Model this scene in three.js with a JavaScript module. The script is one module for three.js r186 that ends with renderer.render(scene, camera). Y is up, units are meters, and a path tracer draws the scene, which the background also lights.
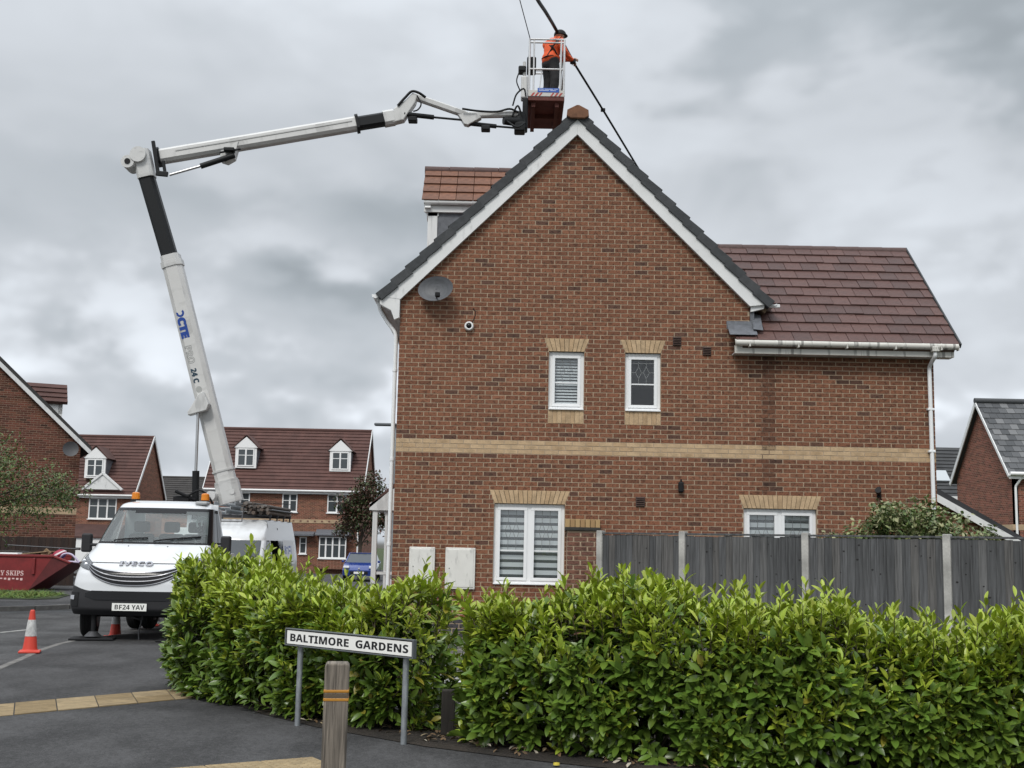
import * as THREE from 'three';
import { mergeGeometries, mergeVertices, toCreasedNormals } from 'three/addons/utils/BufferGeometryUtils.js';
import { RoundedBoxGeometry } from 'three/addons/geometries/RoundedBoxGeometry.js';
import { MarchingCubes } from 'three/addons/objects/MarchingCubes.js';
import { FontLoader } from 'three/addons/loaders/FontLoader.js';
import { TextGeometry } from 'three/addons/geometries/TextGeometry.js';

// ---------------------------------------------------------------- camera, sky, sun, exposure
const scene = new THREE.Scene();
const camera = new THREE.PerspectiveCamera(35.77, 1024 / 768, 0.1, 900);
camera.position.set(0, 1.55, 0);
camera.rotation.order = 'YXZ';
camera.rotation.set(Math.atan(161 / 1190), 0, THREE.MathUtils.degToRad(1.16));

const renderer = new THREE.WebGLRenderer({ antialias: true });
renderer.setSize(1024, 768);
renderer.toneMapping = THREE.LinearToneMapping;
renderer.toneMappingExposure = 1.33;
renderer.shadowMap.enabled = true;

let seed = 7;
const rnd = () => { seed |= 0; seed = seed + 0x6D2B79F5 | 0; let t = Math.imul(seed ^ seed >>> 15, 1 | seed); t = t + Math.imul(t ^ t >>> 7, 61 | t) ^ t; return ((t ^ t >>> 14) >>> 0) / 4294967296; };
const rr = (a, b) => a + (b - a) * rnd();
const clamp = (x, a = 0, b = 1) => Math.min(b, Math.max(a, x));
const lerp = (a, b, t) => a + (b - a) * t;
const sstep = (a, b, x) => { const t = clamp((x - a) / (b - a)); return t * t * (3 - 2 * t); };
// value noise on a hashed lattice, optionally periodic
const hash = (x, y, s) => { let h = Math.imul(x, 374761393) + Math.imul(y, 668265263) + Math.imul(s, 1274126177) | 0; h = Math.imul(h ^ h >>> 13, 1274126177); return ((h ^ h >>> 16) >>> 0) / 4294967296; };
function vn(x, y, s = 0, px = 0, py = px) {
  let xi = Math.floor(x), yi = Math.floor(y); const fx = x - xi, fy = y - yi, u = fx * fx * (3 - 2 * fx), v = fy * fy * (3 - 2 * fy);
  const w = (a, p) => p ? ((a % p) + p) % p : a;
  const a = hash(w(xi, px), w(yi, py), s), b = hash(w(xi + 1, px), w(yi, py), s), c = hash(w(xi, px), w(yi + 1, py), s), d = hash(w(xi + 1, px), w(yi + 1, py), s);
  return lerp(lerp(a, b, u), lerp(c, d, u), v);
}
function fbm(x, y, o, s = 0, p = 0, q = p) { let a = 0, k = .5, t = 0; for (let i = 0; i < o; i++) { a += k * vn(x, y, s + i * 17, p, q); t += k; x *= 2; y *= 2; p *= 2; q *= 2; k *= .5; } return a / t; }

// 3-D value noise for the clouds
const hash3 = (x, y, z, s) => hash(x + Math.imul(z, 7919), y + Math.imul(z, 104729), s);
function vn3(x, y, z, s) { const xi = Math.floor(x), yi = Math.floor(y), zi = Math.floor(z), f = t => t * t * (3 - 2 * t), u = f(x - xi), v = f(y - yi), w = f(z - zi), L = k => lerp(lerp(hash3(xi, yi, zi + k, s), hash3(xi + 1, yi, zi + k, s), u), lerp(hash3(xi, yi + 1, zi + k, s), hash3(xi + 1, yi + 1, zi + k, s), u), v); return lerp(L(0), L(1), w); }
function fbm3(x, y, z, o, s) { let a = 0, k = .5, t = 0; for (let i = 0; i < o; i++) { a += k * vn3(x, y, z, s + i * 13); t += k; x = x * 2.03 + 1.7; y = y * 2.03 + 5.1; z = z * 2.03 + 3.3; k *= .52; } return a / t; }
{ // overcast sky: soft flattened cloud masses, brighter breaks low down, luminance rising to the zenith as under any overcast
  const W = 2048, H = 1024, d = new Float32Array(W * H * 4);
  for (let j = 0; j < H; j++) for (let i = 0; i < W; i++) {
    const el = ((j + .5) / H - .5) * Math.PI, az = ((i + .5) / W - .5) * 2 * Math.PI, o = (j * W + i) * 4;
    const cy = Math.sin(el), ce = Math.cos(el), dx = ce * Math.cos(az), dz = ce * Math.sin(az), up = Math.max(cy, 0);
    let r, g, b;
    if (cy < -.06) { r = .12; g = .12; b = .11; } else {
      const s = 1 / (.62 + .75 * up), x = dx * s * 5 + 3.1, z = dz * s * 5 + 7.7, y = up * 7.5;
      const w1 = fbm3(x * .9, y * .9, z * .9, 3, 5) - .5, w2 = fbm3(x * .9 + 9, y * .9 + 2, z * .9 + 4, 3, 8) - .5;
      const big = fbm3(x * .55 + w1 * .9, y * .6 + w2 * .7, z * .55 + w2 * .9, 5, 21), fine = fbm3(x * 1.5 + w1 * 1.2, y * 1.6 + w2 * 1.0, z * 1.5 - w1, 7, 43), wisp = fbm3(x * 3.2 + w2 * 2, y * 5 + w1, z * 3.2, 5, 67);
      const a = Math.atan2(dx, -dz), warp = (fine - .5), low = 1 - sstep(.05, .33, up);
      // cloud masses in view: azimuth, elevation, half sizes, depth
      let mass = 0; for (const [ca, ce, wa, we, k] of [[.36, .44, .24, .10, .15], [.44, .36, .10, .07, .08], [-.16, .203, .085, .032, .13], [-.115, .262, .055, .028, .09], [-.335, .155, .07, .03, .07], [-.30, .265, .16, .03, .05], [-.25, .40, .30, .07, .035], [.40, .24, .09, .05, .05], [.13, .30, .16, .03, .03]]) { const r = Math.hypot((a - ca) / wa + warp * 2.6 + (wisp - .5) * 1.2, (el - ce) / we + (big - .5) * 2.4 + (wisp - .5) * 1.6); mass += k * sstep(1.25, .25, r); }
      const lum = lerp(.44, .545, sstep(.34, .62, big)) + .11 * (fine - .5) * 2 * (.3 + .7 * low) + .11 * (wisp - .5) * 2 * (.3 + .7 * low) + .20 * sstep(.50, .64, fine * .55 + wisp * .45) * low - mass * (.75 + .5 * fine);
      const gr = 1 + 1.35 * sstep(.30, 1, up) + .08 * low, t = sstep(.28, .5, lum);
      r = lum * gr * lerp(.885, .94, t); g = lum * gr * lerp(.985, 1.0, t); b = lum * gr * lerp(1.075, 1.075, t);
      if (cy < 0) { const q = -cy / .06; r = lerp(r, .12, q); g = lerp(g, .12, q); b = lerp(b, .11, q); }
    }
    d[o] = r; d[o + 1] = g; d[o + 2] = b; d[o + 3] = 1;
  }
  const t = new THREE.DataTexture(d, W, H, THREE.RGBAFormat, THREE.FloatType);
  t.mapping = THREE.EquirectangularReflectionMapping; t.magFilter = t.minFilter = THREE.LinearFilter; t.colorSpace = THREE.LinearSRGBColorSpace; t.needsUpdate = true;
  scene.background = t; scene.environment = t;
}
const sun = new THREE.DirectionalLight(new THREE.Color(1, .965, .91), 1.5);
sun.position.set(-14, 42, 16); sun.target.position.set(0, 0, -18); scene.add(sun, sun.target);
sun.castShadow = true; sun.shadow.radius = 34; sun.shadow.mapSize.set(2048, 2048);
Object.assign(sun.shadow.camera, { left: -45, right: 45, top: 45, bottom: -45, near: 1, far: 160 });

// ---------------------------------------------------------------- helpers
const V = (x, y, z) => new THREE.Vector3(x, y, z);
const used = {};
const numbered = n => { const k = used[n] = (used[n] ?? -1) + 1; return k ? `${n}_${String(k).padStart(3, '0')}` : n; };
function tag(o, label, category, group) { o.userData.label = label; o.userData.category = category; if (group) o.userData.group = group; return o; }
function thing(name, label, category, [x, y, z] = [0, 0, 0], turn = 0, group) {
  const o = new THREE.Group(); o.name = numbered(name); o.position.set(x, y, z); o.rotation.y = turn; scene.add(o); return tag(o, label, category, group);
}
function obj(name, g, m, parent) {
  const o = new THREE.Mesh(Array.isArray(g) ? join(g) : g, m); o.name = parent && parent !== scene ? name : numbered(name); (parent || scene).add(o); return o;
}
function structure(name, g, m) { const o = obj(name, g, m); o.userData.kind = 'structure'; return o; }
function norm(g) { // same attribute set for merging
  if (g.index) g = g.toNonIndexed();
  if (!g.attributes.normal) g.computeVertexNormals();
  if (!g.attributes.uv) g.setAttribute('uv', new THREE.BufferAttribute(new Float32Array(g.attributes.position.count * 2), 2));
  for (const k of Object.keys(g.attributes)) if (!['position', 'normal', 'uv'].includes(k)) g.deleteAttribute(k);
  g.morphAttributes = {}; g.clearGroups(); return g;
}
const join = list => list.length === 1 ? list[0] : mergeGeometries(list.map(norm));
function muv(g, s = 1, ox = 0, oy = 0) { // uv in metres by dominant axis
  g = g.index ? g.toNonIndexed() : g;
  const p = g.attributes.position, uv = new Float32Array(p.count * 2), a = V(), b = V(), c = V(), n = V();
  for (let i = 0; i < p.count; i += 3) {
    a.fromBufferAttribute(p, i); b.fromBufferAttribute(p, i + 1); c.fromBufferAttribute(p, i + 2);
    n.crossVectors(b.clone().sub(a), c.clone().sub(a)); const ax = Math.abs(n.x), ay = Math.abs(n.y), az = Math.abs(n.z);
    [a, b, c].forEach((q, k) => { let u, v; if (az >= ax && az >= ay) { u = q.x; v = q.y; } else if (ax >= ay) { u = q.z; v = q.y; } else { u = q.x; v = q.z; } uv[(i + k) * 2] = u * s + ox; uv[(i + k) * 2 + 1] = v * s + oy; });
  }
  g.setAttribute('uv', new THREE.BufferAttribute(uv, 2)); return g;
}
const box = (x0, x1, y0, y1, z0, z1) => new THREE.BoxGeometry(Math.abs(x1 - x0), Math.abs(y1 - y0), Math.abs(z1 - z0)).translate((x0 + x1) / 2, (y0 + y1) / 2, (z0 + z1) / 2);
const rbox = (x0, x1, y0, y1, z0, z1, r = .02, s = 2) => new RoundedBoxGeometry(Math.abs(x1 - x0), Math.abs(y1 - y0), Math.abs(z1 - z0), s, r).translate((x0 + x1) / 2, (y0 + y1) / 2, (z0 + z1) / 2);
function rod(a, b, r0, r1 = r0, n = 10, open = false) {
  a = V(...a); b = V(...b); const d = b.clone().sub(a), g = new THREE.CylinderGeometry(r1, r0, d.length(), n, 1, open);
  g.applyQuaternion(new THREE.Quaternion().setFromUnitVectors(V(0, 1, 0), d.normalize())); return g.translate((a.x + b.x) / 2, (a.y + b.y) / 2, (a.z + b.z) / 2);
}
function beam(a, b, w, h, r = .015) { // rounded rectangular bar between two points, w across (horizontal), h in the vertical plane
  a = V(...a); b = V(...b); const d = b.clone().sub(a), L = d.length(), g = new RoundedBoxGeometry(w, h, L, 2, r);
  const z = d.normalize(), x = V(0, 0, 1).cross(z).length() < .01 ? V(1, 0, 0) : null;
  const up = Math.abs(z.y) > .98 ? V(1, 0, 0) : V(0, 1, 0); const xx = new THREE.Vector3().crossVectors(up, z).normalize(), yy = new THREE.Vector3().crossVectors(z, xx);
  g.applyMatrix4(new THREE.Matrix4().makeBasis(xx, yy, z)); return g.translate((a.x + b.x) / 2, (a.y + b.y) / 2, (a.z + b.z) / 2);
}
const tube = (pts, r, n = 40, k = 6) => new THREE.TubeGeometry(new THREE.CatmullRomCurve3(pts.map(p => V(...p))), n, r, k);
const shape = pts => new THREE.Shape(pts.map(p => new THREE.Vector2(p[0], p[1])));
function prism(pts, z0, z1, bevel = 0) { // polygon in xy pushed from z0 to z1
  const g = new THREE.ExtrudeGeometry(shape(pts), { depth: z1 - z0 - 2 * bevel, bevelEnabled: bevel > 0, bevelSize: bevel, bevelThickness: bevel, bevelOffset: -bevel, bevelSegments: 2 }); return g.translate(0, 0, z0 + bevel);
}
function sheet(pts, y, h = 0) { // polygon in xz (given as [x, depth]), flat, facing up
  const g = h ? new THREE.ExtrudeGeometry(shape(pts), { depth: h, bevelEnabled: false }) : new THREE.ShapeGeometry(shape(pts));
  return muv(g.rotateX(-Math.PI / 2).translate(0, y - h, 0));
}
// textures
function tex(w, h, fn, srgb = true) {
  const d = new Uint8Array(w * h * 4);
  for (let j = 0; j < h; j++) for (let i = 0; i < w; i++) { const c = fn(i / w, j / h, i, j), o = (j * w + i) * 4; d[o] = clamp(c[0]) * 255; d[o + 1] = clamp(c[1]) * 255; d[o + 2] = clamp(c[2]) * 255; d[o + 3] = 255; }
  const t = new THREE.DataTexture(d, w, h); t.wrapS = t.wrapT = THREE.RepeatWrapping; t.magFilter = THREE.LinearFilter; t.minFilter = THREE.LinearMipmapLinearFilter; t.generateMipmaps = true;
  if (srgb) t.colorSpace = THREE.SRGBColorSpace; t.needsUpdate = true; return t;
}
const rep = (t, x, y = x) => { const c = t.clone(); c.repeat.set(x, y); c.needsUpdate = true; return c; };
const grey = (w, h, f, srgb = true) => tex(w, h, (u, v, i, j) => { const g = f(u, v, i, j); return [g, g, g]; }, srgb);
const C = (r, g, b) => new THREE.Color().setRGB(r, g, b);
const M = (r, g, b, rough = .8, o = {}) => new THREE.MeshStandardMaterial({ color: C(r, g, b), roughness: rough, ...o });
const P = (r, g, b, rough = .5, o = {}) => new THREE.MeshPhysicalMaterial({ color: C(r, g, b), roughness: rough, ...o });

const tMottle = grey(512, 512, (u, v) => .72 + .28 * fbm(u * 6, v * 6, 6, 3, 6) + .10 * (fbm(u * 40, v * 40, 3, 9, 40) - .5));
const tFaint = grey(512, 512, (u, v) => .93 + .07 * fbm(u * 5, v * 5, 5, 23, 5) - .10 * sstep(.60, .78, fbm(u * 9, v * 3, 5, 29, 9, 3)));
const tBlotch = grey(512, 512, (u, v) => { const a = fbm(u * 14, v * 14, 4, 83, 14), b = fbm(u * 44, v * 44, 3, 87, 44); return .96 + .20 * (b - .5) - .24 * sstep(.5, .72, a); });
const tStreak = grey(512, 512, (u, v) => .92 + .08 * fbm(u * 6, v * 6, 4, 41, 6) - .34 * sstep(.55, .80, fbm(u * 26, v * 2.0, 4, 47, 26, 2)));
const tGrain = grey(512, 512, (u, v, i, j) => .80 + .2 * fbm(u * 30, v * 30, 4, 14, 30) + .16 * (hash(i, j, 4) - .5));
const bGrain = grey(512, 512, (u, v, i, j) => .5 * fbm(u * 60, v * 60, 3, 14, 60) + .5 * hash(i >> 1, j >> 1, 8), false);
const tAsphalt = tex(1024, 1024, (u, v, i, j) => { const a = .76 + .62 * (fbm(u * 5, v * 5, 6, 33, 5) - .5) + .34 * (hash(i >> 1, j >> 1, 2) - .5) + .30 * (fbm(u * 70, v * 70, 3, 37, 70) - .5) + .2 * (hash(i >> 2, j >> 2, 12) - .5) + (hash(i >> 1, j >> 1, 77) > .985 ? .22 : 0); return [a, a * .995, a * .985]; });
const tWood = grey(256, 1024, (u, v) => { const g = fbm(u * 22 + 1.5 * fbm(u * 3, v * 5, 3, 2, 3, 5), v * 5, 5, 51, 22, 5); return .56 + .58 * g - .16 * sstep(.62, .8, fbm(u * 40, v * 3, 3, 71, 40, 3)); });
const tBrick = (() => { const N = 10, K = 20; return tex(1024, 1024, (u, v) => {
  const row = Math.floor(v * K), fy = v * K - row, x = u * N + (row % 2) * .5, col = Math.floor(x), fx = x - col, c = ((col % N) + N) % N;
  const mort = fx < .045 || fy < .13, n = fbm(u * 90, v * 90, 3, 5, 90), h = hash(c, row, 3), h2 = hash(c, row, 9);
  if (mort) { const g = .58 + .12 * n; return [g, g * .90, g * .80]; }
  const k = .80 + .26 * (h - .5) + .22 * (n - .5) - (h2 > .88 ? .18 : 0); return [.55 * k, (.36 + .03 * (h2 - .5)) * k, .29 * k]; }); })();
const bBrick = (() => { const N = 10, K = 20; return grey(512, 512, (u, v) => { const row = Math.floor(v * K), fy = v * K - row, x = u * N + (row % 2) * .5, fx = x - Math.floor(x); return fx < .045 || fy < .13 ? 0 : .8 + .2 * hash(Math.floor(x), row, 1); }, false); })();

const mat = {
  asphalt: M(.095, .095, .097, .93, { map: rep(tAsphalt, .35), bumpMap: rep(bGrain, 1.1), bumpScale: .004 }),
  tarmac: M(.074, .073, .075, .92, { map: rep(tAsphalt, .45, .3), bumpMap: rep(bGrain, 1.4), bumpScale: .004 }),
  concrete: M(.36, .345, .32, .9, { map: rep(tMottle, 1.3), bumpMap: rep(bGrain, 2), bumpScale: .002 }),
  postConcrete: M(.56, .55, .51, .9, { map: rep(tMottle, 1.1), bumpMap: rep(bGrain, 3), bumpScale: .002 }),
  kerb: M(.22, .21, .195, .92, { map: rep(tMottle, 1.7), bumpMap: rep(bGrain, 2), bumpScale: .003 }),
  buff: M(.40, .30, .165, .92, { map: rep(tMottle, 2.1), bumpMap: rep(bGrain, 2), bumpScale: .003 }),
  soil: M(.055, .042, .03, 1, { map: rep(tAsphalt, .6), bumpMap: rep(bGrain, 1), bumpScale: .02 }),
  gravelBed: M(.30, .29, .27, 1, { map: rep(tAsphalt, .8), bumpMap: rep(bGrain, 1), bumpScale: .02 }),
  grass: M(.075, .11, .03, 1, { map: rep(tAsphalt, .5), bumpMap: rep(bGrain, .8), bumpScale: .03 }),
  mortar: M(.50, .385, .27, .95, { map: rep(tGrain, 1), bumpMap: rep(bGrain, 2), bumpScale: .002 }),
  upvc: P(.80, .81, .81, .32, {}),
  fascia: P(.76, .765, .755, .4, { map: rep(tFaint, .9) }),
  farBrick: M(1.08, .97, .90, .95, { map: rep(tBrick, 1 / 2.25, 1 / 1.5), bumpMap: rep(bBrick, 1 / 2.25, 1 / 1.5), bumpScale: .006 }),
  farBuff: M(.60, .44, .28, .95, { map: rep(tMottle, 1) }),
  wornFascia: P(.66, .645, .59, .5, { map: rep(tStreak, .8, .8) }),
  white: P(.80, .80, .79, .45),
  black: P(.016, .016, .017, .6, { specularIntensity: .35 }), blackGloss: P(.010, .010, .011, .2, { specularIntensity: .6 }),
  rubber: P(.016, .016, .016, .85, { specularIntensity: .4 }), steel: M(.55, .55, .55, .38, { metalness: 1 }), darkSteel: M(.09, .09, .095, .45, { metalness: .6 }),
  galv: M(.42, .45, .47, .5, { metalness: .55, map: rep(tMottle, 2) }),
  lead: M(.16, .17, .19, .6, { map: rep(tMottle, 3) }),
  glass: P(.98, .99, .99, .02, { transmission: 1, thickness: 0, ior: 1.5 }),
  interior: M(.16, .15, .14, .9),
};
// ---------------------------------------------------------------- ground, road, pavements
{
  const far = sheet([[-260, -60], [260, -60], [260, 45], [-260, 45]], -.16);
  structure('ground', far, mat.grass);
  structure('hillside', muv(join([sheet([[-400, 45], [400, 45], [400, 420], [-400, 420]], -.55)])), mat.grass);
  structure('road', sheet([[-60, -12], [9, -12], [9, 24], [-2.4, 24], [-2.4, 45], [-30, 45], [-60, 45]], -.08), mat.asphalt);
  const slope = new THREE.PlaneGeometry(60, 45, 4, 24).rotateX(-Math.PI / 2).translate(-20, 0, -66); const p = slope.attributes.position;
  for (let i = 0; i < p.count; i++) p.setY(i, -.083 - .38 * sstep(43.5, 60, -p.getZ(i)));
  slope.computeVertexNormals(); structure('far_road', muv(slope), mat.asphalt);
  // the near footway on the corner, its kerb line and the flags across it
  const edge = [[-3.6, -3], [-4.55, 4], [-5.1, 9], [-5.55, 12], [-5.94, 14.3], [-6.23, 15.9], [-6.45, 17.2], [-6.5, 18.2], [-6.4, 19.0], [-6.1, 19.6], [-5.7, 20.1], [-5.1, 20.5], [-4.2, 20.9], [-3.2, 21.2]];
  const pave = structure('pavement', sheet([...edge, [-2.4, 21.4], [-2.4, 24], [14, 24], [14, -3]], 0, .14), mat.tarmac);
  const curve = new THREE.CatmullRomCurve3(edge.map(([x, d]) => V(x, 0, -d))), L = curve.getLength(), n = Math.round(L / .92);
  const kg = []; for (let v = 0; v < 4; v++) kg.push(muv(rbox(-.05, .05, -.12, .006, -.452, .452, .014, 1), 1, v * .37, v * .21));
  for (let i = 0; i < n; i++) { const a = curve.getPointAt(i / n), b = curve.getPointAt((i + 1) / n), k = obj('kerb_stone', kg[i % 4], mat.kerb, pave); k.position.copy(a.clone().add(b).multiplyScalar(.5)); k.position.y = rr(-.003, .003); k.lookAt(k.position.clone().add(b.clone().sub(a))); k.scale.z = b.distanceTo(a) / .92; }
  const far2 = structure('far_pavement', sheet([[-9.6, 29], [-9.9, 27.3], [-10.6, 26.2], [-12, 25.4], [-40, 18], [-40, 45], [-9.3, 45]], .02, .16), mat.tarmac);
  const e2 = new THREE.CatmullRomCurve3([[-9.3, 45], [-9.6, 29], [-9.9, 27.3], [-10.6, 26.2], [-12, 25.4], [-20, 23.3]].map(([x, d]) => V(x, .02, -d))), n2 = Math.round(e2.getLength() / .92);
  for (let i = 0; i < n2; i++) { const a = e2.getPointAt(i / n2), b = e2.getPointAt((i + 1) / n2), k = obj('kerb_stone', kg[i % 4], mat.kerb, far2); k.position.copy(a.clone().add(b).multiplyScalar(.5)); k.lookAt(k.position.clone().add(b.clone().sub(a))); k.scale.z = b.distanceTo(a) / .92; }
  // buff flags: one row across the footway
  const A = V(-2.93, 0, -12.12), dir = V(-1.4, 0, 1.56).normalize();
  const crossv = V(-.37, 0, -.93).normalize().multiplyScalar(.79); // joints run away from the viewer
  const fm = [mat.buff, M(.36, .265, .14, .92, { map: mat.buff.map, bumpMap: mat.buff.bumpMap, bumpScale: .003 }), M(.30, .215, .105, .92, { map: mat.buff.map, bumpMap: mat.buff.bumpMap, bumpScale: .003 })];
  const flagG = [0, 1, 2, 3].map(v => [[0, 1], [0, .497], [.503, 1]].map(([a, b]) => { const P = (t, c) => [dir.x * t + crossv.x * c, -(dir.z * t + crossv.z * c)], q = [P(.006, a), P(.394, a), P(.394, b), P(.006, b)]; return muv(sheet(q, .006, .045), 1, v * .31, v * .47); }));
  for (let i = 0; i < 13; i++) for (let k = 0; k < (i < 3 ? 2 : 1); k++) { const f = obj('paving_flag', flagG[i % 4][i < 3 ? k + 1 : 0], fm[(i * 2 + k) % 3], pave); f.position.copy(A).addScaledVector(dir, i * .4); f.position.y = rr(-.001, .002); }
  // blistered tactile slabs at the crossing in front of the bollard
  const dome = new THREE.SphereGeometry(.0125, 8, 3, 0, Math.PI * 2, 0, Math.PI / 2).scale(1, .4, 1), bl = [];
  for (let i = 0; i < 6; i++) for (let j = 0; j < 6; j++) bl.push(dome.clone().translate(-.1667 + i * .0667, .006, -.1667 + j * .0667));
  const slab = [0, 1, 2].map(v => muv(join([rbox(-.197, .197, -.04, .006, -.197, .197, .006, 1), ...bl]), 1, v * .3, v * .17));
  const B = V(-1.28, 0, -8.72), d2 = V(-.82, 0, .5).normalize(), p2 = V(d2.z, 0, -d2.x);
  for (let i = 0; i < 7; i++) for (let j = 0; j < 3; j++) { const s = obj('tactile_slab', slab[(i + j * 2) % 3], fm[(i * 3 + j) % 3], pave); s.position.copy(B).addScaledVector(d2, .2 + i * .4).addScaledVector(p2, (p2.z > 0 ? 1 : -1) * (.0 + j * .4)); s.position.y = rr(-.001, .002); s.rotation.y = Math.atan2(-d2.z, d2.x); }
  // road marking
  const mk = M(.55, .55, .53, .8, { map: rep(tAsphalt, 1.2) });
  structure('lane_marking', sheet([[-8.98, 18.4], [-8.87, 18.38], [-8.22, 21.3], [-8.33, 21.32]], -.075), mk);
  structure('lane_marking', sheet([[-10.2, 13.1], [-10.09, 13.1], [-9.4, 16.2], [-9.51, 16.2]], -.075), mk);
  // verge on the far side, soil bed and gravel in the garden
  const verge = structure('grass_verge', sheet([[-11.0, 29.5], [-11.4, 29.0], [-30, 27.5], [-30, 32.6], [-12.6, 33.2], [-11.4, 31.5]], .035), mat.grass);
  structure('soil_bed', sheet([[-3.35, 13.2], [-2.98, 12.25], [-2.2, 11.0], [-1.6, 10.3], [-.6, 9.42], [.35, 8.85], [1.6, 8.3], [5, 7.6], [8, 7.4], [8, 11.2], [3, 11.2], [.3, 11.3], [-1.3, 12], [-2.5, 13.4], [-3.3, 13.9]], .006), mat.soil);
  structure('gravel_bed', sheet([[-1.9, 12.6], [-.9, 11.4], [.2, 10.5], [9, 10.6], [12, 14], [2.4, 18.9], [-1.9, 19.6]], .02), mat.gravelBed);
  const blade = new THREE.BufferGeometry(); blade.setAttribute('position', new THREE.Float32BufferAttribute([-.008, 0, 0, .008, 0, 0, 0, 1, .25], 3)); blade.computeVertexNormals();
  const N = 9000, gi = new THREE.InstancedMesh(blade, M(.10, .15, .035, .9, { side: THREE.DoubleSide }), N), m4 = new THREE.Matrix4(), q = new THREE.Quaternion(), e = new THREE.Euler();
  for (let i = 0; i < N; i++) { const d = rr(29.3, 32.4), x = rr(-18, -11.5 - Math.max(0, d - 31.4) * .9); e.set(rr(-.4, .4), rr(0, 6.3), rr(-.4, .4)); m4.compose(V(x, .03, -d), q.setFromEuler(e), V(1, rr(.03, .08), 1)); gi.setMatrixAt(i, m4); gi.setColorAt(i, C(rr(.7, 1.5), rr(.8, 1.3), rr(.6, 1.2))); }
  gi.name = 'grass_blades'; gi.userData.kind = 'stuff'; gi.userData.label = 'short grass growing on the verge in front of the red skip'; gi.userData.category = 'grass'; scene.add(gi);
}
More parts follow.
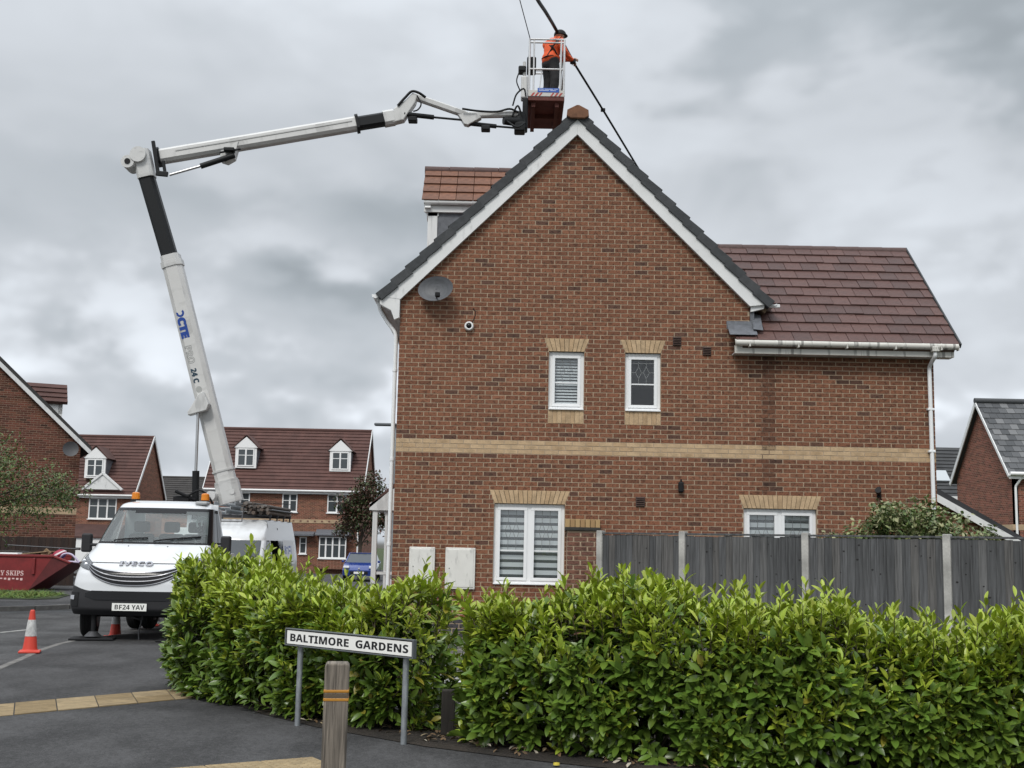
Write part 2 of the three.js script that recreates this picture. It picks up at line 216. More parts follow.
// ---------------------------------------------------------------- main brick house (wall face at z = -19.66, frontal)
const HZ = -19.66;
const GX = 1.03, GT = 9.0;                       // gable apex x and height of the tile line; both slopes at 45 degrees
const rake = x => GT - Math.abs(x - GX);
const house = thing('brick_house', 'red brick house with gable, buff brick band and dark red side roof behind the fence', 'house', [0, 0, HZ]);
const openings = [ // x0 x1 y0 y1 of the windows
  { x0: .61, x1: 1.20, y0: 3.80, y1: 4.775, sill: true }, { x0: 1.885, x1: 2.48, y0: 3.80, y1: 4.775, sill: true },
  { x0: -.25, x1: .91, y0: .92, y1: 2.225 }, { x0: 3.85, x1: 5.05, y0: .92, y1: 2.225 } ];
const bandY = [3.05, 3.275];
const WX0 = -1.90, WX1 = 7.04;
{
  // structural wall: mortar coloured core with real openings
  const s = shape([[WX0, -.1], [WX1, -.1], [WX1, 4.84], [3.97, 4.84], [3.97, rake(3.97) - .34], [GX, GT - .34], [WX0, rake(WX0) - .34]]);
  for (const o of openings) { const h = new THREE.Path(); h.moveTo(o.x0, o.y0); h.lineTo(o.x1, o.y0); h.lineTo(o.x1, o.y1 + .001); h.lineTo(o.x1 + .07, o.y1 + .21); h.lineTo(o.x0 - .07, o.y1 + .21); h.lineTo(o.x0, o.y1 + .001); h.closePath(); s.holes.push(h); }
  const wall = obj('wall', muv(new THREE.ExtrudeGeometry(s, { depth: .28, bevelEnabled: false }).translate(0, 0, -.2845)), mat.mortar, house);
  // side and back walls, floors and ceilings close the house
  const side = [box(WX0 + .001, WX0 + .25, -.1, 5.5, -8, -.287), box(3.72, 3.97, 4.4, 5.5, -8, -.287), box(WX1 - .25, WX1 - .001, -.1, 4.84, -4.4, -.287), box(3.97, WX1, -.1, 4.84, -4.65, -4.401), box(3.72, 3.97, -.1, 4.4, -8, -4.66)];
  obj('side_wall', side.map(g => muv(g)), mat.mortar, house);
  obj('rear_wall', muv(prism([[WX0, -.1], [3.97, -.1], [3.97, rake(3.97) - .34], [GX, GT - .34], [WX0, rake(WX0) - .34]], -8.25, -8.001)), mat.farBrick, house);
  obj('interior_floor', [box(WX0 + .26, WX1 - .26, -.06, -.02, -4.39, -.29), box(WX0 + .26, WX1 - .26, 2.5, 2.6, -4.39, -.29), box(WX0 + .26, WX1 - .26, 4.79, 4.83, -4.39, -.29), box(1.45, 1.55, 0, 4.78, -4.39, -.29), box(WX0 + .26, WX1 - .26, -.05, 4.8, -4.5, -4.4)].map(g => muv(g)), mat.interior, house);

  // ---- bricks
  const bw = .2095, bh = .0612, pitch = .225, course = .075, y0 = .05;
  const cut = (list, a, b) => list.flatMap(([p, q]) => b <= p || a >= q ? [[p, q]] : [[p, Math.min(q, a)], [Math.max(p, b), q]].filter(([x, y]) => y - x > .02));
  const lintelAt = (o, y) => { const t = (y - o.y1) / .225, k = lerp(.0, .085, t); return [o.x0 - k, o.x1 + k]; };
  const red = [], buffB = [], plinth = [];
  for (let j = -1; j < 130; j++) {
    const y = y0 + j * course, ym = y + bh / 2; let lo = WX0, hi = WX1;
    if (ym > 4.80) hi = 3.97; if (ym > 5.2) { const k = GT - .40 - ym; lo = Math.max(lo, GX - k); hi = Math.min(3.97, GX + k); } if (hi - lo < .1) break;
    const isBand = y > bandY[0] - .01 && y < bandY[1] - .02;
    for (let i = -12; i < 40; i++) {
      const bx = WX0 + i * pitch + (j & 1 ? pitch / 2 : 0); let pc = [[Math.max(bx, lo), Math.min(bx + bw, hi)]].filter(([a, b]) => b - a > .025);
      for (const o of openings) {
        if (ym > o.y0 - .01 && ym < o.y1) pc = cut(pc, o.x0 - .006, o.x1 + .006);
        if (ym > o.y1 && ym < o.y1 + .225) { const [a, b] = lintelAt(o, ym); pc = cut(pc, a - .006, b + .006); }
        if (o.sill && ym < o.y0 && ym > o.y0 - .24) pc = cut(pc, o.x0 - .006, o.x1 + .006);
      }
      for (const [a, b] of pc) (isBand ? buffB : y < .33 ? plinth : red).push([a, b, y]);
    }
  }
  const D = .026; // proud of the mortar by 4 mm
  const geos = [0, 1, 2, 3].map(v => muv(new THREE.BoxGeometry(bw, bh, D), 3, v * .27, v * .41));
  const place = (o, [a, b, y]) => { o.position.set((a + b) / 2, y + bh / 2, -D / 2 + rr(-.0015, .0015)); o.scale.set((b - a) / bw, 1, 1); };
  const tone = (x, y) => { // fired colour of a brick: clustered mixes of red, brown and dark headers; run-off stain under the valley gutter
    const h = rnd(), cl = fbm(x * .9, y * 1.6, 3, 61); let c;
    if (h < .03 + .10 * sstep(.5, .68, cl)) c = [.115, .056, .037]; else if (h < .45) c = [.196, .082, .045]; else if (h < .95) c = [.225, .093, .050]; else c = [.25, .108, .06];
    const k = rr(.86, 1.14), redder = sstep(2.4, 1.0, y) * .5 * (.4 + fbm(x * 1.3, y * 1.3, 2, 5)); 
    const st = sstep(.17, .06, Math.abs(x - 4.28)) * (y > 2.45 && y < 4.9 ? 1 : 0) * (.65 + .35 * fbm(y * 4, x * 9, 2, 12));
    const st2 = y > 4.2 && x > 4 ? .25 * sstep(.45, .7, fbm(x * 2.5, y * 1.2, 3, 92)) : 0, q = (1 - .5 * st) * (1 - st2);
    return [c[0] * k * (1 + .25 * redder) * q, c[1] * k * q, c[2] * k * q];
  };
  const grain = { map: rep(tBlotch, 1), bumpMap: rep(bGrain, 1), bumpScale: .002 };
  const tones = [[.118, .056, .037], [.188, .079, .044], [.20, .084, .046], [.215, .09, .048], [.228, .096, .051], [.25, .105, .056], [.208, .083, .044]].map(c => M(...c, .93, grain));
  // the bricks that show largest are meshes of their own
  const vis = red.filter(([a, b, y]) => y > .95 && y < 3 && !(a > 1.3 && y < 1.86)).sort((p, q) => Math.hypot((p[0] + p[1]) / 2, p[2] - 1.55) - Math.hypot((q[0] + q[1]) / 2, q[2] - 1.55));
  const own = new Set(vis.slice(0, 300));
  for (const b of own) { const h = rnd(); place(obj('brick', geos[Math.floor(rnd() * 4)], tones[h < .08 ? 0 : 1 + Math.floor(rnd() * 6)], wall), b); }
  const rest = red.filter(b => !own.has(b)), brickAll = M(1, 1, 1, .93, { ...grain, vertexColors: true });
  const pile = (list) => { // many bricks joined: [cx, cy, cz, w, quarter turn, colour]
    const t = muv(new THREE.BoxGeometry(1, 1, 1)).attributes, n = t.position.count, N = list.length, pos = new Float32Array(N * n * 3), nor = new Float32Array(N * n * 3), uv = new Float32Array(N * n * 2), col = new Float32Array(N * n * 3);
    list.forEach(([cx, cy, cz, w, turn, c], k) => { const ou = rnd() * 9, ov = rnd() * 9; for (let i = 0; i < n; i++) { let x = t.position.getX(i) * w, y = t.position.getY(i) * bh, z = t.position.getZ(i) * D, nx = t.normal.getX(i), nz = t.normal.getZ(i); const u = (x + z) * 3 + ou, v = (y + z) * 3 + ov; if (turn) { [x, z] = [z, -x]; [nx, nz] = [nz, -nx]; } const o = (k * n + i) * 3; pos[o] = cx + x; pos[o + 1] = cy + y; pos[o + 2] = cz + z; nor[o] = nx; nor[o + 1] = t.normal.getY(i); nor[o + 2] = nz; uv[(k * n + i) * 2] = u; uv[(k * n + i) * 2 + 1] = v; col[o] = c[0]; col[o + 1] = c[1]; col[o + 2] = c[2]; } });
    const g = new THREE.BufferGeometry(); g.setAttribute('position', new THREE.BufferAttribute(pos, 3)); g.setAttribute('normal', new THREE.BufferAttribute(nor, 3)); g.setAttribute('uv', new THREE.BufferAttribute(uv, 2)); g.setAttribute('color', new THREE.BufferAttribute(col, 3)); return g;
  };
  const item = ([a, b, y], c) => [(a + b) / 2, y + bh / 2, -D / 2 + rr(-.001, .001), b - a, 0, c];
  const bwk = obj('brickwork', pile([...rest.map(b => item(b, tone((b[0] + b[1]) / 2, b[2]))), ...plinth.map(b => { const k = rr(.7, 1.2); return item(b, [.075 * k, .07 * k, .078 * k]); })]), brickAll, wall); bwk.userData.kind = 'stuff';
  const buffs = [[.66, .47, .28], [.70, .505, .305], [.62, .43, .25], [.67, .48, .29]].map(c => M(...c, .93, { ...grain, map: rep(tMottle, .5) })), buffStain = M(.32, .22, .13, .93, grain);
  for (const b of buffB) { const x = (b[0] + b[1]) / 2; place(obj('buff_brick', geos[Math.floor(rnd() * 4)], Math.abs(x - 4.28) < .11 && rnd() < .8 ? buffStain : buffs[Math.floor(rnd() * 4)], wall), b); }
  // voussoirs of the flat arches and the soldier sills
  for (const o of openings) {
    const n = o.x1 - o.x0 > .9 ? 17 : 9, w = o.x1 - o.x0, k = .085, yb = o.y1 + .004, yt = o.y1 + .221;
    for (let i = 0; i < n; i++) {
      const t0 = i / n, t1 = (i + 1) / n, g = .0036, bx = t => o.x0 + w * t, tx = t => o.x0 - k + (w + 2 * k) * t;
      obj('voussoir', muv(prism([[bx(t0) + g, yb], [bx(t1) - g, yb], [tx(t1) - g, yt], [tx(t0) + g, yt]], -.03, .004), 3, i * .3), buffs[Math.floor(rnd() * 4)], wall);
    }
    obj('lintel_core', muv(box(o.x0 - .1, o.x1 + .1, o.y1 + .004, o.y1 + .225, -.27, -.10)), mat.concrete, wall);
    if (o.sill) for (let i = 0; i < 8; i++) { const a = o.x0 + w * i / 8; obj('sill_brick', muv(box(a + .004, a + w / 8 - .004, o.y0 - .232, o.y0 - .012, -.03, .003), 3, i * .3), buffs[Math.floor(rnd() * 4)], wall); }
  }
  { const pl = [], pr = []; for (let y = 2.46; y <= 4.76; y += .06) { pl.push([4.20 - .07 * fbm(y * 4, 1, 3, 5), y]); pr.unshift([4.33 + .09 * fbm(y * 4, 7, 3, 9), y]); } obj('mortar_stain', muv(prism([...pl.map(p => p), ...pr].reverse(), -.0044, -.0028)), M(.24, .17, .12, .95, { map: rep(tBlotch, 1) }), wall); }
  // side elevations get bricks too (seen from a step aside)
  const lay = []; for (let j = 0; j < 74; j++) for (let i = 0; i < 35; i++) { const z = -(i * pitch + (j & 1 ? pitch / 2 : 0)) - .11 - .02; lay.push([WX0 - .0, y0 + j * course, z]); }
  for (let j = 0; j < 63; j++) for (let i = 0; i < 19; i++) lay.push([WX1, y0 + j * course, -(i * pitch + (j & 1 ? pitch / 2 : 0)) - .13]);
  const sw = house.children.find(c => c.name === 'side_wall');
  obj('brickwork', pile(lay.map(([x, y, z]) => [x < 0 ? x + .0085 : x - .0085, y + bh / 2, z, bw, 1, y > 3.04 && y < 3.27 ? [.43, .29, .14] : tone(z, y)])), brickAll, sw).userData.kind = 'stuff';
}
// windows
const blindM = M(.50, .53, .54, .8), blindD = M(.07, .078, .082, .8), leadM = M(.14, .15, .15, .5), leadL = M(.22, .23, .23, .5);
function windowIn(parent, x0, x1, y0, y1, opt = {}) {
  const z = opt.z ?? -.06, f = opt.f ?? .055, n = opt.n ?? 1, g = [];
  g.push(rbox(x0 + .002, x1 - .002, y1 - f, y1 - .002, z - .06, z, .008, 1), rbox(x0 + .002, x1 - .002, y0 + .002, y0 + f, z - .06, z, .008, 1));
  for (let i = 0; i <= n; i++) { const c = x0 + (x1 - x0) * i / n; if (i === 0) g.push(box(x0 + .002, x0 + f, y0 + f, y1 - f, z - .06, z)); else if (i === n) g.push(box(x1 - f, x1 - .002, y0 + f, y1 - f, z - .06, z)); else g.push(box(c - f * .6, c + f * .6, y0 + f, y1 - f, z - .06, z)); }
  const w = obj('window', g, mat.upvc, parent);
  if (!opt.plain) obj('window_sill', rbox(x0 + .003, x1 - .003, y0 - .008, y0 + .016, z - .05, z + .095, .006, 1), mat.upvc, w);
  for (let i = 0; i < n; i++) {
    const cw = (x1 - x0) / n, a = x0 + cw * i + (i ? f * .6 : f), b = x0 + cw * (i + 1) - (i < n - 1 ? f * .6 : f), lo = y0 + f, hi = y1 - f, sf = opt.sash ?? .05;
    let pa = a, pb = b, plo = lo, phi = hi;
    if (sf) { obj('sash', [rbox(a, b, hi - sf, hi, z - .05, z + .014, .006, 1), rbox(a, b, lo, lo + sf, z - .05, z + .014, .006, 1), box(a, a + sf, lo + sf, hi - sf, z - .05, z + .014), box(b - sf, b, lo + sf, hi - sf, z - .05, z + .014)], mat.upvc, w); pa += sf; pb -= sf; plo += sf; phi -= sf; }
    obj('pane', box(pa, pb, plo, phi, z - .032, z - .026), mat.glass, w);
    const ym = opt.bar != null ? lerp(plo, phi, opt.bar) : null;
    if (ym != null) obj('glazing_bar', box(pa, pb, ym - .010, ym + .010, z - .025, z - .010), mat.upvc, w);
    if (opt.lead) { // leaded lights above the bar: two lozenges with verticals
      const t = .007, gl = [], W = pb - pa, H = phi - ym, st = (x1_, y1_, x2_, y2_) => { const L = Math.hypot(x2_ - x1_, y2_ - y1_); gl.push(new THREE.BoxGeometry(t, L, .004).rotateZ(-Math.atan2(x2_ - x1_, y2_ - y1_)).translate((x1_ + x2_) / 2, (y1_ + y2_) / 2, z - .0225)); };
      for (const c of [1 / 3, 2 / 3]) { const cx = pa + W * c, r = W * .13, cy = ym + H * .48, v = H * .24; st(cx, ym + .01, cx, cy - v); st(cx, cy + v, cx, phi); st(cx, cy - v, cx - r, cy); st(cx - r, cy, cx, cy + v); st(cx, cy + v, cx + r, cy); st(cx + r, cy, cx, cy - v); }
      const cy = ym + H * .48, r = W * .13; st(pa, cy, pa + W / 3 - r, cy); st(pa + W / 3 + r, cy, pa + W * 2 / 3 - r, cy); st(pa + W * 2 / 3 + r, cy, pb, cy); st(pa, phi - H * .14, pb, phi - H * .14);
      obj('leading', gl, opt.leadLight ? leadL : leadM, w);
    }
    if (opt.blind === 'bands') { const nb = 9, hh = (phi - plo) / nb; for (let k = 0; k < nb; k++) { obj('blind_band', box(pa - .02, pb + .02, plo + hh * k + hh * .40, plo + hh * (k + 1), z - .085, z - .080), blindM, w); obj('blind_net', box(pa - .02, pb + .02, plo + hh * k, plo + hh * k + hh * .40, z - .0848, z - .0802), blindD, w); } }
    if (opt.blind === 'slats') { const nb = 15, hh = (phi - plo) / nb; for (let k = 0; k < nb; k++) obj('blind_slat', new THREE.BoxGeometry(pb - pa + .03, .003, hh * 1.02).rotateX(.85).translate((pa + pb) / 2, plo + hh * (k + .5), z - .08), blindM, w); }
  }
  return w;
}
windowIn(house, ...[.61, 1.20, 3.80, 4.775], { bar: .46, lead: true, leadLight: true, blind: 'slats' });
const w2 = windowIn(house, ...[1.885, 2.48, 3.80, 4.775], { bar: .46, lead: true, leadLight: true });
windowIn(house, -.25, .91, .92, 2.225, { n: 2, bar: .40, lead: true, blind: 'bands' });
windowIn(house, 3.85, 5.05, .92, 2.225, { n: 2, bar: .40, lead: true, blind: 'bands' });
// roof of the main block
const tileDark = M(.055, .06, .064, .75, { map: rep(tMottle, 2), bumpMap: rep(bGrain, 2), bumpScale: .003 });
const tileDark2 = M(.07, .074, .078, .75, { map: rep(tMottle, 2), bumpMap: rep(bGrain, 2), bumpScale: .003 });
const tileReds = [[.118, .056, .046], [.128, .060, .049], [.103, .052, .044], [.142, .068, .055]].map(c => M(...c, .6, { map: rep(tMottle, 2.4), bumpMap: rep(bGrain, 2), bumpScale: .003 }));
{
  const S2 = Math.SQRT1_2, run = 3.30, gauge = .345;
  for (const s of [-1, 1]) {
    // stepped slope (tile courses) from the verge back to the rear wall
    const pts = []; const n = Math.round(run * Math.SQRT2 / gauge); const P2 = (d, h) => [GX + s * (d * S2 + h * S2), GT - .05 - d * S2 + h * S2];
    for (let i = 0; i < n; i++) { const d0 = run * Math.SQRT2 * i / n, d1 = run * Math.SQRT2 * (i + 1) / n; pts.push(P2(d0 + (i ? .001 : 0), -.012), P2(d1, .022)); }
    pts.push(P2(run * Math.SQRT2, -.03), P2(.03, -.03)); if (s < 0) pts.reverse();
    obj('roof_slope', muv(prism(pts, -8.35, .02)), tileReds[0], house);
    obj('roof_deck', muv(prism([[GX, GT - .10], [GX, GT - .30], [GX + s * (run - .10), GT - .20 - run + .0], [GX + s * (run - .02), GT - .09 - run]], -8.3, -.02)), M(.2, .14, .09, .9), house);
    // dry verge units
    for (let i = 0; i < n; i++) {
      const d0 = run * Math.SQRT2 * i / n - .01, d1 = run * Math.SQRT2 * (i + 1) / n + .012, q = (d, h) => P2(d, h), poly = [q(d0, .012), q(d1, .048), q(d1, -.105), q(d0, -.13)]; if (s < 0) poly.reverse();
      obj('verge_tile', muv(prism(poly, -.10, .135 + i * .0008, .006), 1, i * .3), i % 3 ? tileDark : tileDark2, house);
    }
    // barge board and soffit
    const q = (d, h) => P2(d, h), e = run * Math.SQRT2, poly = [[GX, P2(0, -.10)[1] - .03], q(e - .06, -.10), q(e - .22, -.305), [GX, GT - .05 - .305 / S2]]; if (s < 0) poly.reverse();
    obj('barge_board', muv(prism(poly, .065, .105, .004)), mat.fascia, house);
    const so = [[GX, GT - .05 - .27 / S2], q(e - .2, -.27), q(e - .23, -.295), [GX, GT - .05 - .295 / S2]]; if (s < 0) so.reverse();
    obj('soffit', muv(prism(so, -.005, .0648)), mat.fascia, house);
  }
  // ridge and its end cap
  const rm = M(.23, .105, .055, .85, { map: rep(tMottle, 3) });
  for (let i = 0; i < 19; i++) obj('ridge_tile', muv(prism([[GX - .16, GT - .19], [GX - .12, GT - .06], [GX, GT + .0], [GX + .12, GT - .06], [GX + .16, GT - .19]], -.31 - i * .44, .10 - i * .44, .008)), rm, house);
  obj('ridge_end', muv(prism([[GX - .19, GT - .18], [GX - .18, GT - .07], [GX - .02, GT + .015], [GX + .02, GT + .015], [GX + .18, GT - .07], [GX + .19, GT - .18], [GX + .12, GT - .22], [GX - .12, GT - .22]], .05, .19, .014)), rm, house);
  // boxed eaves on the left with gutter and swan-neck downpipe
  obj('eaves_box', [muv(prism([[-2.24, 5.56], [-1.905, 5.85], [-1.905, 5.28], [-1.99, 5.24], [-2.05, 5.40], [-2.24, 5.50]], -.02, .10, .006)), box(-2.24, -1.91, 5.50, 5.53, -8, -.021), box(-2.255, -2.235, 5.48, 5.66, -8, -.021)], mat.fascia, house);
  obj('gutter', [...[-.18, -3, -6].map(() => null).filter(Boolean), muv(new THREE.CylinderGeometry(.058, .058, 8.0, 12, 1, true, 0, Math.PI).rotateX(Math.PI / 2).rotateZ(-Math.PI / 2).translate(-2.32, 5.66, -3.9)), prism([[-2.38, 5.665], [-2.37, 5.62], [-2.32, 5.60], [-2.27, 5.62], [-2.26, 5.665]], .085, .10)], mat.upvc, house);
  obj('downpipe', [tube([[-2.30, 5.62, -.30], [-2.28, 5.50, -.30], [-2.15, 5.28, -.22], [-1.99, 5.05, -.16], [-1.975, 4.9, -.16]], .034, 30, 10), rod([-1.975, 4.95, -.16], [-1.975, 0, -.16], .034, .034, 12), ...[4.4, 2.9, 1.5].map(y => rod([-1.975, y, -.16], [-1.975, y + .05, -.16], .042, .042, 12))], mat.upvc, house);
  // right hand eaves end: box end and gutter stop
  obj('eaves_box', muv(prism([[4.02, 5.98], [4.25, 5.78], [4.20, 5.56], [3.975, 5.50]], -.02, .064, .005)), mat.fascia, house);
  obj('gutter', [muv(new THREE.CylinderGeometry(.055, .055, 1.2, 12, 1, true, 0, Math.PI).rotateX(Math.PI / 2).rotateZ(-Math.PI / 2).translate(4.36, 5.66, -.5)), rbox(4.27, 4.47, 5.58, 5.64, .02, .08, .015)], mat.fascia, house);
  // lead flashing where the eaves of the side roof meet the wall
  obj('flashing', [muv(new THREE.BoxGeometry(.46, .14, .008).rotateX(-.10).translate(3.80, 5.27, .075)), muv(new THREE.BoxGeometry(.46, .008, .30).rotateX(.72).translate(3.81, 5.165, .20)), muv(new THREE.BoxGeometry(.16, .008, .5).rotateX(.72).rotateZ(-.1).translate(4.08, 5.33, .06)), muv(box(3.975, 4.04, 5.25, 5.55, -.1, .03))], mat.lead, house);
}
// side roof: eaves to the front, every tile a mesh
{
  const y0 = 4.955, z0 = .31, a = Math.atan2(2.25, 2.55), ca = Math.cos(a), sa = Math.sin(a), rows = 11, gauge = 3.4 / rows, tw = .302, X1 = 7.36;
  const tg = [0, 1, 2].map(v => muv(new RoundedBoxGeometry(tw - .005, .03, gauge + .07, 1, .007).rotateX(-.085), 2, v * .33, v * .19));
  for (let r = 0; r < rows; r++) {
    const d = gauge * (r + .5), y = y0 + d * sa, z = z0 - d * ca, left = y > 5.72 ? Math.max(3.7, GX + GT - y - .12) : 3.68;
    for (let i = 0; i < 16; i++) {
      const x1 = X1 - i * tw - (r & 1 ? tw / 2 : 0) + (r & 1 ? tw / 2 * 0 : 0), xx1 = Math.min(X1, x1 + 0), x0 = x1 - tw; if (xx1 < left + .05) break;
      const L = Math.max(x0, left), t = obj('roof_tile', tg[Math.floor(rnd() * 3)], tileReds[Math.floor(rnd() * 4)], house); t.position.set((L + xx1) / 2, y + .025, z); t.rotation.x = a + rr(-.014, .014); t.rotation.y = rr(-.006, .006); t.position.y += rr(-.004, .004); t.scale.x = (xx1 - L) / tw;
    }
    if (r & 1) { const t = obj('roof_tile', tg[0], tileReds[r % 4], house); t.position.set(X1 - tw / 4, y + .03, z); t.rotation.x = a; t.scale.x = .5; }
  }
  const deck = prism([[z0 - .02, y0 - .06], [z0 - .02 - 3.38 * ca, y0 - .06 + 3.38 * sa], [z0 - .02 - 6.76 * ca, y0 - .06], [z0 - .2 - 6.4 * ca, y0 - .16], [z0 - .02 - 3.38 * ca, y0 - .24 + 3.38 * sa], [z0 - .12, y0 - .16]], 0, 3.5);
  deck.rotateY(-Math.PI / 2); // local x -> z ; depth -> -x
  obj('roof_deck', muv(deck.translate(7.30, 0, 0)), M(.12, .08, .06, .9), house);
  const back = new THREE.BoxGeometry(3.6, .03, 3.42).rotateX(-a).translate(5.55, y0 + 1.7 * sa + .0, z0 - 3.4 * ca - 1.7 * ca); obj('rear_slope', muv(back), tileReds[0], house);
  const inner = prism([[-4.6, 4.84], [0, 4.84], [-2.3, 7.0]], 0, .24).rotateY(-Math.PI / 2).translate(WX1 - .002, 0, 0); obj('end_gable', muv(inner), mat.farBrick, house);
  for (let i = 0; i < 9; i++) { const x1 = X1 - i * .44; obj('ridge_tile', muv(rod([x1, y0 + 3.4 * sa - .045, z0 - 3.4 * ca], [x1 - .435, y0 + 3.4 * sa - .045, z0 - 3.4 * ca], .10, .095, 14), 2, i * .3), tileReds[2], house); }
  obj('verge_strip', [muv(beam([X1 + .015, y0 - .01, z0 + .03], [X1 + .015, y0 + 3.4 * sa + .02, z0 - 3.4 * ca], .03, .09, .008)), muv(beam([X1 + .015, y0 - .01, z0 - 6.8 * ca], [X1 + .015, y0 + 3.4 * sa + .02, z0 - 3.4 * ca], .03, .09, .008))], tileDark, house);
  // fascia, soffit, gutter, downpipe
  obj('fascia_board', muv(rbox(3.67, 7.30, 4.765, 4.90, .225, .25, .005, 1)), mat.wornFascia, house);
  obj('soffit', muv(box(3.67, 7.30, 4.77, 4.785, .008, .224)), mat.fascia, house);
  const gut = muv(new THREE.CylinderGeometry(.054, .054, 3.68, 14, 1, true, -Math.PI / 2, Math.PI).rotateZ(Math.PI / 2).translate(5.5, 4.935, .315));
  obj('gutter', [gut, ...[3.9, 4.7, 5.5, 6.3, 7.05].map(x => box(x - .012, x + .012, 4.865, 4.945, .25, .382)), box(7.335, 7.345, 4.87, 4.945, .26, .37), rbox(6.90, 7.02, 4.84, 4.93, .26, .375, .015)], mat.wornFascia, house);
  obj('downpipe', [tube([[6.96, 4.86, .31], [6.96, 4.78, .31], [6.955, 4.70, .17], [6.95, 4.62, .06], [6.95, 4.5, .055]], .034, 24, 10), rod([6.95, 4.55, .055], [6.97, 0, .055], .034, .034, 12), ...[3.9, 3.2, 2.0].map(y => rbox(6.90, 7.01, y, y + .04, .0, .09, .01))], mat.upvc, house);
}
// dormer on the street-side slope (its front faces left)
{
  const d = obj('dormer', [box(-1.55, -1.38, 6.35, 7.40, -.84 - .14, -.84), box(-1.55, -1.38, 6.35, 7.40, -2.04, -1.90), box(-1.56, -1.36, 7.30, 7.42, -2.04, -.84), box(-1.55, -1.38, 6.35, 6.5, -1.9, -.98)], mat.fascia, house);
  obj('cheek', [muv(prism([[-1.38, 6.45], [0.0, 7.9], [0.0, 8.0], [-.5, 7.42], [-1.38, 7.42]], -.90, -.86)), muv(prism([[-1.38, 6.45], [.3, 7.42], [-1.38, 7.42]], -2.02, -1.98))], mat.lead, d);
  obj('fascia_board', [muv(rbox(-1.62, .45, 7.36, 7.50, -.84, -.80, .006, 1)), muv(box(-1.60, .4, 7.36, 7.38, -.90, -.841))], mat.fascia, d);
  obj('gutter', muv(new THREE.CylinderGeometry(.05, .05, 2.1, 12, 1, true, -Math.PI / 2, Math.PI).rotateZ(Math.PI / 2).translate(-.57, 7.53, -.755)), mat.fascia, d);
  obj('pane', box(-1.50, -1.49, 6.5, 7.30, -1.90, -.98), mat.glass, d);
  const a = Math.atan2(.80, .70), L = Math.hypot(.8, .7), rows = 4, ca = Math.cos(a), sa = Math.sin(a), tw = .302, tm = [[.23, .10, .057], [.245, .108, .062], [.21, .094, .055]].map(c => M(...c, .7, { map: rep(tMottle, 2.4) }));
  for (const s of [1, -1]) for (let r = 0; r < rows; r++) for (let i = 0; i < 8; i++) {
    const t = obj('roof_tile', muv(new RoundedBoxGeometry(tw - .006, .024, L / rows + .05, 1, .007).rotateX(-s * .11)), tm[Math.floor(rnd() * 3)], d), k = L / rows * (r + .5);
    t.position.set(-1.66 + tw * (i + .5), 7.56 + k * sa, s > 0 ? -.72 - k * ca : -2.12 + k * ca); t.rotation.x = s * a;
  }
  for (let i = 0; i < 5; i++) obj('ridge_tile', muv(rod([-1.67 + i * .45, 8.31, -1.42], [-1.67 + i * .45 + .44, 8.31, -1.42], .085, .08, 12)), tileReds[2], d);
  obj('front_gable', muv(prism([[-.72, 7.42], [-2.12, 7.42], [-1.42, 8.28]].reverse(), 0, .1).rotateY(-Math.PI / 2).translate(-1.50, 0, 0)), mat.fascia, d);
}
// porch canopy on the street side
{
  obj('porch', [muv(prism([[-2.52, 2.12], [-1.92, 2.12], [-1.92, 2.56], [-2.02, 2.56], [-2.52, 2.24]], -1.96, -1.86, .005)), box(-2.50, -1.91, 2.12, 2.16, -3.4, -1.97), rbox(-2.46, -2.37, 0, 2.13, -1.98, -1.89, .01), rbox(-2.24, -2.19, 0, 2.13, -1.98, -1.93, .01), box(-2.44, -1.95, .98, 1.03, -1.96, -1.92), box(-2.19, -1.95, 0, .9, -1.955, -1.93)], mat.fascia, house);
  obj('porch_roof', muv(new THREE.BoxGeometry(.80, .05, 1.6).rotateZ(.72).translate(-2.24, 2.44, -2.66)), tileReds[1], house);
}
